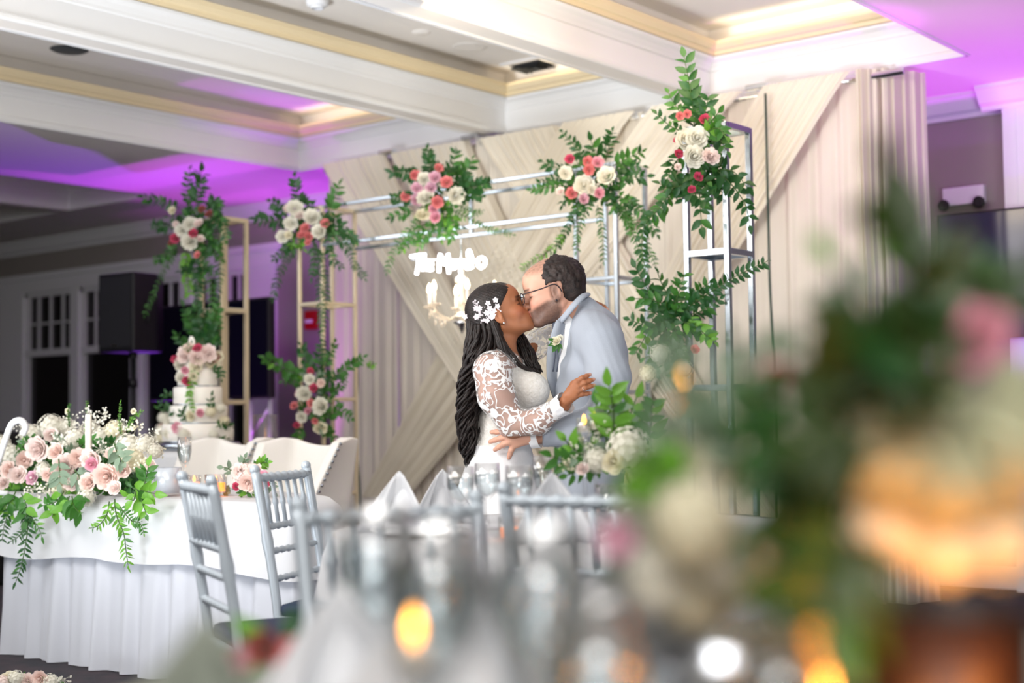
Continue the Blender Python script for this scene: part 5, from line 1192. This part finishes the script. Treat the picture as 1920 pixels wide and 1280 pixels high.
b = MB(); b.lathe([(0,0),(.075,0),(.08,.006),(.08,.05),(0,.055)],40,(0,0,z)); b.build('cake_tier', M['icing'], ck, True)
topper = MB(); topper.tube(catmull([(0,0,.0),(-.01,0,.05),(-.03,0,.10),(-.015,0,.14),(.01,0,.11),(0,0,.06)],4),.008,6); topper.tube(catmull([(.01,0,.0),(.03,0,.04),(.05,0,.05),(.045,0,.02)],4),.007,6)
o = topper.build('cake_topper', M['icing'], ck, True); o.location = (-.02,-.02,z+.05)
def onck(px,py,dr=0):   # point on the cake's near surface
    p = W(px,py,8.35); zz = p.z-ck.location.z; rr_ = [66,54,45,37,28][min(4,max(0,int((zz-.045)/.107)))]*k_; lat = (px-371)*k_
    q = math.sqrt(max(0,rr_**2-min(abs(lat),rr_*.98)**2)); return W(px,py,8.35-q-dr)
for (x,y,r,c,kd) in ((345,665,17,'blush','peony'),(390,662,17,'blush','peony'),(398,677,17,'cream','peony'),(340,682,15,'white','peony'),(370,670,17,'blush','peony'),(368,686,15,'cream','rose'),(355,655,13,'peach','rose'),(410,668,11,'cream','rose'),(370,652,9,'magenta','rose'),(404,670,9,'magenta','rose'),(328,673,8,'magenta','rose'),(347,694,8,'pink','rose'),(350,714,10,'magenta','rose'),(340,707,13,'white','peony'),(362,705,10,'cream','rose'),
   (333,802,12,'pink','rose'),(375,774,8,'pink','rose'),(357,780,11,'cream','rose'),(320,793,14,'white','peony'),(306,783,12,'white','hydrangea'),(302,805,12,'white','hydrangea'),(318,812,13,'white','peony'),(300,822,12,'cream','hydrangea'),(395,772,11,'cream','hydrangea'),(413,765,11,'white','hydrangea'),(345,815,13,'white','hydrangea'),(420,790,12,'cream','hydrangea'),(302,800,8,'rust','rose'),(400,815,10,'white','hydrangea')):
    put_flower(ck, onck(x,y,.015), r*k_, kd, c)
for pts,kd in (([(365,690),(360,720),(355,745),(362,770)],Mi),([(400,770),(395,750),(398,738)],D),([(405,800),(420,795),(435,800)],D),([(330,775),(312,762),(300,755)],D),([(325,745),(312,738),(305,748)],D),([(350,790),(340,775),(345,765)],D),([(400,810),(412,825),(428,822)],D),([(360,660),(352,650),(345,655)],D),([(395,690),(412,695),(415,710)],D),([(318,760),(305,770),(296,765)],D)):
    put_sprig(ck, [onck(x,y,.02) for x,y in pts], 10*k_, 8*k_, kd)

# ---------------- glassware and table pieces ----------------
def glass_mat(name, tint='#ffffff', refl=1.0):
    m = bpy.data.materials.new(name); m.use_nodes = True; nt = m.node_tree; L = nt.links; out = nt.nodes['Material Output']; nt.nodes.remove(nt.nodes['Principled BSDF'])
    tr = nt.nodes.new('ShaderNodeBsdfTransparent'); tr.inputs[0].default_value = lin(tint); gl_ = nt.nodes.new('ShaderNodeBsdfGlossy'); gl_.inputs['Roughness'].default_value = .04
    lw = nt.nodes.new('ShaderNodeLayerWeight'); lw.inputs[0].default_value = .35; mp = nt.nodes.new('ShaderNodeMapRange'); mp.inputs[3].default_value = .06*refl; mp.inputs[4].default_value = .75*refl
    L.new(lw.outputs['Facing'], mp.inputs[0]); mx = nt.nodes.new('ShaderNodeMixShader'); L.new(mp.outputs[0], mx.inputs[0]); L.new(tr.outputs[0], mx.inputs[1]); L.new(gl_.outputs[0], mx.inputs[2]); L.new(mx.outputs[0], out.inputs[0]); return m
M['glass'] = glass_mat('clear_glass'); M['water'] = glass_mat('iced_water','#eef4f6',.7); M['plate'] = mat('white_china','#eceef0',.15,spec=.6); M['silverware'] = mat('silver_flatware','#c8ccd2',.2,metal=1)
M['flame'] = mat('candle_flame','#ffb040',.5,emis=('#ffab3d',9)); M['wax'] = mat('glowing_wax','#f6e4c4',.6,emis=('#ff9a3a',.5)); M['amber'] = mat('lit_amber_cup','#e08a30',.35,emis=('#ff8420',3.5))
def goblet(label, p, h=.19, r=.036, water=True, name='water_goblet', group=None):
    t = thing(name, label, 'glass', p, 0, group)
    b = MB(); b.lathe([(0,0),(r*.95,.001),(r*.95,.004),(.006,.01),(.0045,.03),(.0045,h*.42),(.012,h*.46),(r*.8,h*.56),(r*1.05,h*.72),(r,h),(r-.0015,h),(r*1.02,h*.72),(r*.76,h*.57),(0,h*.485)],24); b.build('bowl', M['glass'], t, True)
    if water: b = MB(); b.lathe([(0,h*.49),(r*.74,h*.575),(r*1.0,h*.72),(r*.99,h*.84),(0,h*.84)],24); b.build('water', M['water'], t, True)
    return t
def napkin(label, p, rz, s=1.0, group=None):
    b = MB(); H = .15*s
    b.grid(lambda u,v: ((u-.5)*.20*s*(1-.85*v**1.2)+.012*math.sin(u*12)*(1-v), .05*s*math.cos((u-.5)*5)*(1-v)-.02+.010*math.sin(u*25)*(1-v), H*v*(1-.10*abs(u-.5)*2)), 33, 9)
    b.grid(lambda u,v: ((u-.5)*.15*s*(1-.8*v), -.045*s*math.cos((u-.5)*4)*(1-v)+.0, H*.72*v), 21, 7)
    o = b.build('napkin', M['linen'], None, True); o.location = p; o.rotation_euler = (0,0,rz); m_ = o.modifiers.new('thick','SOLIDIFY'); m_.thickness = .0025
    tag(o, label, 'napkin', group); return o
def plate(label, p, r=.135, name='dinner_plate'):
    b = MB(); b.lathe([(0,.004),(r*.6,.004),(r*.66,.009),(r,.016),(r*1.0,.019),(r*.66,.013),(r*.58,.008),(0,.008)],40); o = b.build(name, M['plate'], None, True); o.location = p; tag(o, label, 'plate'); return o
def votive(label, p, r=.03, h=.06, lit=True, stem=0):
    t = thing('votive_candle', label, 'candle', p)
    if stem: b = MB(); b.lathe([(0,0),(.04,.001),(.042,.005),(.008,.014),(.006,.03),(.006,stem-.02),(.014,stem-.004),(r,stem)],20); b.build('glass_stem', M['glass'], t, True)
    b = MB(); b.lathe([(0,stem),(r*.9,stem),(r,stem+.01),(r*1.05,stem+h),(r*1.0,stem+h),(r*.93,stem+.01),(0,stem+.006)],20); b.build('cup', M['glass'] if not lit else M['glass'], t, True)
    b = MB(); b.lathe([(0,stem+.006),(r*.86,stem+.007),(r*.88,stem+h*.55),(0,stem+h*.55)],18); b.build('wax', M['amber'] if lit else M['candle'], t, True)
    b = MB(); b.lathe([(0,0),(.0045,.005),(.006,.012),(.003,.024),(0,.03)],8,(0,0,stem+h*.57)); b.build('flame', M['flame'], t, True); return t
def round_table(label, cx, cy, r, m, clabel, hem=.45, seed=0):
    t = thing('round_table', label, 'table', (cx,cy,0))
    b = MB(); b.lathe([(0,.715),(r-.01,.715),(r,.72),(r,.738),(r-.01,.743),(0,.743)],60); b.build('tabletop', M['wood'], t, True)
    for k in range(4):
        g = k*math.pi/2+.6; b = MB(); b.tube([(r*.55*math.cos(g),r*.55*math.sin(g),0),(r*.5*math.cos(g),r*.5*math.sin(g),.715)],.016,8); b.build('leg', M['chrome'], t, True)
    b = MB()
    def f(u,v):
        g = u*2*math.pi
        if v < .35: q = v/.35; return (r*q*math.cos(g), r*q*math.sin(g), .7455)
        k = (v-.35)/.65; fo = (.045*math.sin(g*13+seed)+.03*math.sin(g*22+seed*2)+.02*math.sin(g*7))*k**1.3
        rr_ = r+.014*(1-math.exp(-k*20))+.05*k+fo; return (rr_*math.cos(g), rr_*math.sin(g), .7455-.004*min(1,k*8)-hem*k)
    b.grid(f, 260, 18, True); o = b.build('tablecloth', m, None, True); o.location = (cx,cy,0); tag(o, clabel, 'tablecloth'); return t
M['wood'] = mat('plywood','#a08a6a',.6); ZTB = .7465
mt_ = W(1090,980,4.1); round_table('round guest table just in front of the couple', mt_.x, mt_.y, .72, M['linen'], 'white cloth over the round table in front of the couple', .60, 1)
def at(px,d,z=ZTB): p = W(px,780,d); return Vector((p.x,p.y,z))
goblet('leftmost clear water goblet on the round table before the couple', at(862,3.85))
goblet('clear water goblet right of the leftmost one, below the grey sleeved hand', at(912,4.1))
goblet('clear water goblet nearest the green and white flowers, below the couple', at(972,3.85))
goblet('slim champagne flute standing between the goblets and the flowers', at(1015,4.05), .21, .026, True, 'champagne_flute')
plate('white dinner plate at the left of the round table before the couple', at(850,3.85)+Vector((-.11,-.02,0)))
napkin('white peaked napkin at the left rim of the middle table', at(752,4.05), .4, 1.15)
napkin('white peaked napkin just left of the goblets on the middle table', at(826,4.35), 1.0, 1.1)
napkin('white folded napkin right of the votive on the middle table', at(1030,3.65), .9, 1.2)
votive('small pale votive candle among the goblets on the middle table', at(955,3.75), .032,.06)
def low_vase(t, p, r=.05, h=.09, m=None, name='vase'):
    b = MB(); b.lathe([(0,0),(r*.8,0),(r,.01),(r*1.1,h),(r*1.04,h),(r*.94,.012),(0,.008)],20); o = b.build(name, m or M['glass'], t, True); o.location = Vector(p)-t.location; return o
cpc = at(1150,4.0)
cp = arrangement('centrepiece','green and white hydrangea centrepiece on the round table right of the couple','flowers',(1150,840),104.0, root=cpc, dj=.05,
 sprigs=[([(1150,830),(1150,770),(1142,722)],38,24,Li,{'dy':-.05}),([(1160,830),(1180,780),(1195,740)],36,24,Li),([(1140,830),(1125,790),(1120,760)],34,22,Mi),([(1170,820),(1190,800),(1215,775)],32,22,('mid','sage')),([(1100,860),(1075,840),(1055,820)],34,22,Li),([(1090,870),(1060,865),(1035,855)],30,20,Mi),([(1130,800),(1140,775),(1160,745)],36,22,('sage','mid')),([(1110,860),(1090,880),(1065,890)],28,20,Mi),([(1215,830),(1220,790),(1225,750)],34,22,Li)],
 fill=[(1130,850,60,40,12,26,('mid','sage','light'))],
 flowers=[(1178,842,44,'white','hydrangea',-.10),(1205,865,34,'white','hydrangea',-.02),(1120,862,26,'white','hydrangea',-.04),(1082,850,22,'white','blossom',-.05),(1095,830,20,'white','blossom',-.05),(1065,870,18,'cream','blossom',-.05),(1150,865,24,'cream','rose',-.14),(1130,805,20,'white','blossom',-.05),(1092,878,14,'blush','rose',-.08),(1160,800,24,'white','blossom',-.05)])
low_vase(cp, cpc+Vector((0,0,.0)), .05, .13); low_vase(cp, cpc+Vector((.09,-.04,0)), .035,.10)
for (px,py,d) in ((1095,790,3.9),(1115,786,4.0)):
    p = W(px,py,d); votive('small lit candle on a glass stem in the green and white centrepiece, %s one'%('left' if px<1100 else 'right'), Vector((p.x,p.y,ZTB)), .02, .045, False, p.z-ZTB-.035)
for i,(px,d,wd_) in enumerate(((1135,3.75,'left'),(1172,3.78,'middle'),(1205,3.85,'right'))):
    goblet('%s short cut glass below the hydrangea, behind the silver chair rail'%wd_, at(px,d), .10, .032, True, 'cut_glass')
def chair2(label, px, dpt, lat, dep): return chair_at(label, px, dpt, lat, dep)
chair2('blurred silver ballroom chair with its back to us under the green and white centrepiece', 1098, 3.12, .45, .85)
chair2('blurred silver ballroom chair at the far left side of the nearest table', 745, 2.72, .45, -.85)

# things on the head table
h1 = ony(314,922,3.86); h1.z = .757
t = thing('small_bucket','small pale metal pot at the right end of the head table flowers','pot',h1)
b = MB(); b.lathe([(0,0),(.05,0),(.062,.11),(.058,.11),(.047,.006),(0,.004)],24); b.build('body', mat('pale_metal','#cfd5de',.35,metal=.3), t, True)
p = ony(346,900,4.0); p.z = .757
goblet('tall clear champagne flute beside the head table flowers', p, .24, .03, True, 'champagne_flute')
p = ony(364,900,4.02); p.z=.757; votive('small glass candle cup on the head table beside the flute', p, .03,.07)
p = ony(405,905,3.95); p.z=.757; votive('yellow lit votive behind the slats of the left silver chair', p, .045,.08)
p = W(166,800,6.2); t = thing('pillar_candle','white pillar candle rising out of the head table flowers','candle',(p.x,p.y,.757))
b = MB(); b.lathe([(0,0),(.045,0),(.045,.006),(.012,.012),(.012,.10),(.03,.11)],16); b.build('holder', M['silverware'], t, True)
b = MB(); b.lathe([(0,.10),(.014,.10),(.014,p.z-.757+.05),(.012,p.z-.757+.055),(0,p.z-.757+.05)],16); b.build('candle', M['candle'], t, True)
p = W(35,820,6.4)
t = thing('scrolled_stand','white curled scroll ornament at the left picture edge behind the flowers','ornament',(p.x,p.y,.757))
b = MB(); q = lambda x,y: Vector(W(x,y,6.4))-Vector((p.x,p.y,.757)); b.tube(catmull([q(-25,925),q(-5,870),q(10,825),(q(22,795)),(q(38,788)),(q(48,800)),(q(42,815))],6),.015,8); b.build('scroll', M['trimw'], t, True)
b = MB(); b.tube([q(-25,925)+Vector((0,0,.01)),q(15,925)],.012,8); b.build('foot', M['trimw'], t, True)
# candle in a glass cylinder on the floor plinth behind the chairs, lit purple
p = W(498,850,9.0); t = thing('hurricane_candle','tall glass cylinder with a small flame between the two wing chairs','candle',(p.x,p.y,.55))
b = MB(); b.lathe([(0,0),(.07,0),(.075,.01),(.075,.55),(.072,.55),(.07,.01),(0,.005)],24); b.build('cylinder', M['glass'], t, True)
b = MB(); b.lathe([(0,.01),(.04,.01),(.04,p.z-.58),(0,p.z-.58)],16); b.build('candle', M['candle'], t, True)
b = MB(); b.lathe([(0,0),(.010,.01),(.012,.025),(.005,.05),(0,.06)],8,(0,0,p.z-.58)); b.build('flame', M['flame'], t, True)
pl = MB(); pl.box((0,0,.272),(.24,.24,.544),None,.006); o = pl.build('plinth', M['trimw']); o.location=(p.x,p.y,.003); tag(o,'white plinth under the glass cylinder candle behind the wing chairs','plinth')

# ---------------- nearest table ----------------
M['shaded_cloth'] = translucent(mat('shaded_sage_linen','#959b90',.8,bump=(300,.1,.003)),'#959b90',.1)  # sage linen with the shade on the cloth darkened into its colour
nt_ = W(960,780,1.42)+ (camR@Vector((.30,0,0))); round_table('large round guest table right below the camera', nt_.x, nt_.y, .86, M['shaded_cloth'], 'sage grey cloth, darkened as if in shade, over the nearest round table', .60, 3)
napkin('blurred white napkin at the left rim of the nearest table', at(640,1.45), .7, 1.05)
o = napkin('blurred napkin coloured grey as in shade, closest at the bottom left of the picture', at(405,1.02), .45, 1.25); o.data.materials[0] = M['shaded_cloth']  # the darker cloth colour stands in for shade on this napkin
napkin('blurred white napkin in the middle of the nearest table', at(885,1.35), .2, 1.45)
napkin('blurred white napkin between the two tall goblets left of centre', at(770,1.6), .2, 1.25)
napkin('blurred white napkin right of the goblets on the nearest table', at(1150,1.35), 1.2, 1.4)
napkin('blurred white napkin behind the pale cream centrepiece', at(1030,1.7), .5, 1.2)
plate('blurred white plate at the left rim of the nearest table', at(640,1.45))
plate('blurred white plate in the middle of the nearest table', at(885,1.45))
votive('blurred golden votive on a low glass stem left of the middle napkin', at(772,1.12), .016,.036,False,.125)
goblet('blurred tall water goblet above the golden votive', at(812,1.25), .23,.040)
goblet('blurred tall water goblet left of the golden votive', at(700,1.5), .23,.040)
goblet('blurred tall water goblet right of the middle napkin', at(1010,1.2), .23,.040)
goblet('blurred goblet at the centre bottom edge', at(1110,1.0), .19,.038)
goblet('blurred tall wine glass left of the dark green leaves', at(1445,.85), .20,.030)
goblet('blurred tall wine glass right of the pink rose', at(1525,1.2), .29,.034)
votive('blurred amber candle glowing on a tall glass stem right of the couple', Vector((at(1283,1.35).x,at(1283,1.35).y,ZTB)), .0125,.038,True,.315)
votive('blurred pinkish votive at the bottom right of centre', at(1362,1.0), .022,.05,True,.06)
arrangement('flower_posy','blurred rust pink rose posy low at the bottom left of the nearest table','flowers',(520,1230),101.5, root=at(520,1.5), dj=.03,
 sprigs=[([(520,1220),(480,1215),(445,1225)],70,40,Mi),([(525,1220),(570,1205),(600,1215)],70,40,D)], flowers=[(495,1215,36,'rust','rose',-.02),(545,1225,34,'coral','rose',0),(450,1235,26,'pink','rose',0)])
cA = at(1330,1.2)
arrangement('centrepiece','blurred pale cream and sage centrepiece left of the large dark leaves','flowers',(1330,1000),101.18, root=cA, dj=.06,
 sprigs=[([(1300,900),(1260,820),(1225,780)],80,50,('sage','light')),([(1330,900),(1320,780),(1350,700)],80,50,('sage',)),([(1370,900),(1400,800),(1430,740)],80,50,('sage','mid')),([(1280,940),(1230,890),(1190,860)],80,50,Li),([(1400,950),(1450,900),(1470,860)],90,50,D),([(1260,1000),(1210,1010),(1170,1040)],80,50,('sage',)),([(1350,850),(1300,740),(1250,650)],60,45,('sage',)),([(1420,900),(1400,720),(1370,640)],60,45,('sage',))],
 flowers=[(1300,980,95,'cream','hydrangea',-.05),(1390,1060,85,'white','hydrangea',-.03),(1240,1080,80,'white','hydrangea',0),(1430,715,52,'blush','rose',0),(1460,700,26,'magenta','rose',-.03),(1530,775,26,'white','rose',-.25),(1452,1040,36,'white','rose',-.25),(1310,1120,80,'cream','hydrangea',.02),(1390,880,60,'cream','hydrangea',.02),(1160,1010,40,'lilac','rose',0),(1200,960,50,'white','rose',.02),(1290,860,45,'cream','rose',0)])
low_vase([o for o in C.objects if o.get('label','').startswith('blurred pale cream')][0], cA, .055,.12, M['silverware'])
cB = at(1745,1.0)
M['bronze'] = mat('dark_bronze_vessel','#2c1a10',.5,metal=.2)
DO = ('olive','olive','dark')
big = arrangement('centrepiece','large blurred hydrangea centrepiece lit orange from below, filling the right side','flowers',(1740,900),100.96, root=cB, dj=.06,
 sprigs=[([(1700,600),(1700,470),(1668,330)],150,170,('olive',),{'both':False}),([(1720,620),(1725,520),(1700,420)],80,55,('light','sage')),([(1640,640),(1600,560),(1560,490)],80,55,('sage','light')),([(1680,680),(1600,640),(1510,640)],110,60,DO),([(1700,700),(1640,620),(1590,590)],110,60,DO),([(1640,720),(1570,700),(1500,690)],110,60,DO),([(1760,640),(1800,560),(1880,520)],100,60,('mid','light')),([(1820,620),(1870,560),(1915,520)],110,60,DO),
   ([(1560,850),(1490,900),(1450,960)],120,70,DO),([(1560,950),(1510,1020),(1500,1120)],130,70,DO),([(1580,1000),(1540,1100),(1520,1220)],130,70,DO),([(1750,640),(1760,520),(1790,430)],60,55,('sage',)),([(1570,900),(1540,980),(1560,1060)],120,70,DO),([(1640,760),(1560,800),(1500,830)],110,60,DO),([(1600,1050),(1560,1130),(1560,1260)],130,60,DO),([(1560,880),(1520,980),(1470,1080)],130,60,DO),([(1570,1000),(1600,1100),(1570,1200)],130,60,DO),([(1590,1080),(1500,1160),(1480,1240)],120,60,DO)],
 fill=[(1700,690,130,70,12,90,DO)],
 flowers=[(1680,840,125,'sage','hydrangea',-.02),(1885,840,125,'sage','hydrangea',0),(1660,985,95,'cream','hydrangea',.02),(1860,1000,100,'cream','hydrangea',.02),(1770,1020,90,'cream','hydrangea',.0),(1780,890,100,'sage','hydrangea',-.01),(1600,900,60,'cream','hydrangea',.03),(1830,630,72,'pink','rose',0),(1590,790,55,'sage','hydrangea',0),(1760,740,80,'sage','hydrangea',.02),(1900,730,70,'sage','hydrangea',.02)])
for (x0,y0,x1,y1,dd) in ((1700,470,1668,275,.93),(1705,480,1690,300,.94),(1700,520,1650,400,.95)):
    a_, c_ = W(x0,y0,dd), W(x1,y1,dd); d_ = (c_-a_); ln = d_.length; d_.normalize(); x_ = d_.cross(VIEW).normalized(); z_ = x_.cross(d_); mt = Matrix((x_,d_,z_)).transposed().to_4x4(); mt.translation = a_-big.location
    o = link('leaf', LEAF['olive'], big); o.matrix_local = mt @ Matrix.Scale(ln,4)
b = MB(); b.lathe([(0,0),(.045,0),(.052,.01),(.062,.10),(.064,.185),(.058,.185),(.055,.09),(.04,.012),(0,.01)],28); b.build('bronze_bowl', M['bronze'], big, True)
for i,(px,d,lab) in enumerate(((1700,.86,'brightest blurred orange candle flame at the bottom right edge'),(1900,.9,'blurred orange votive at the bottom right corner'),(1640,.87,'blurred orange votive just left of the brightest flame'))):
    p = at(px,d); v_ = votive(lab, p, .018,.045,True,.075)
    light('POINT','candle_glow',(p.x,p.y,.905),(0,0,0),.5,(1,.34,.05),.02)
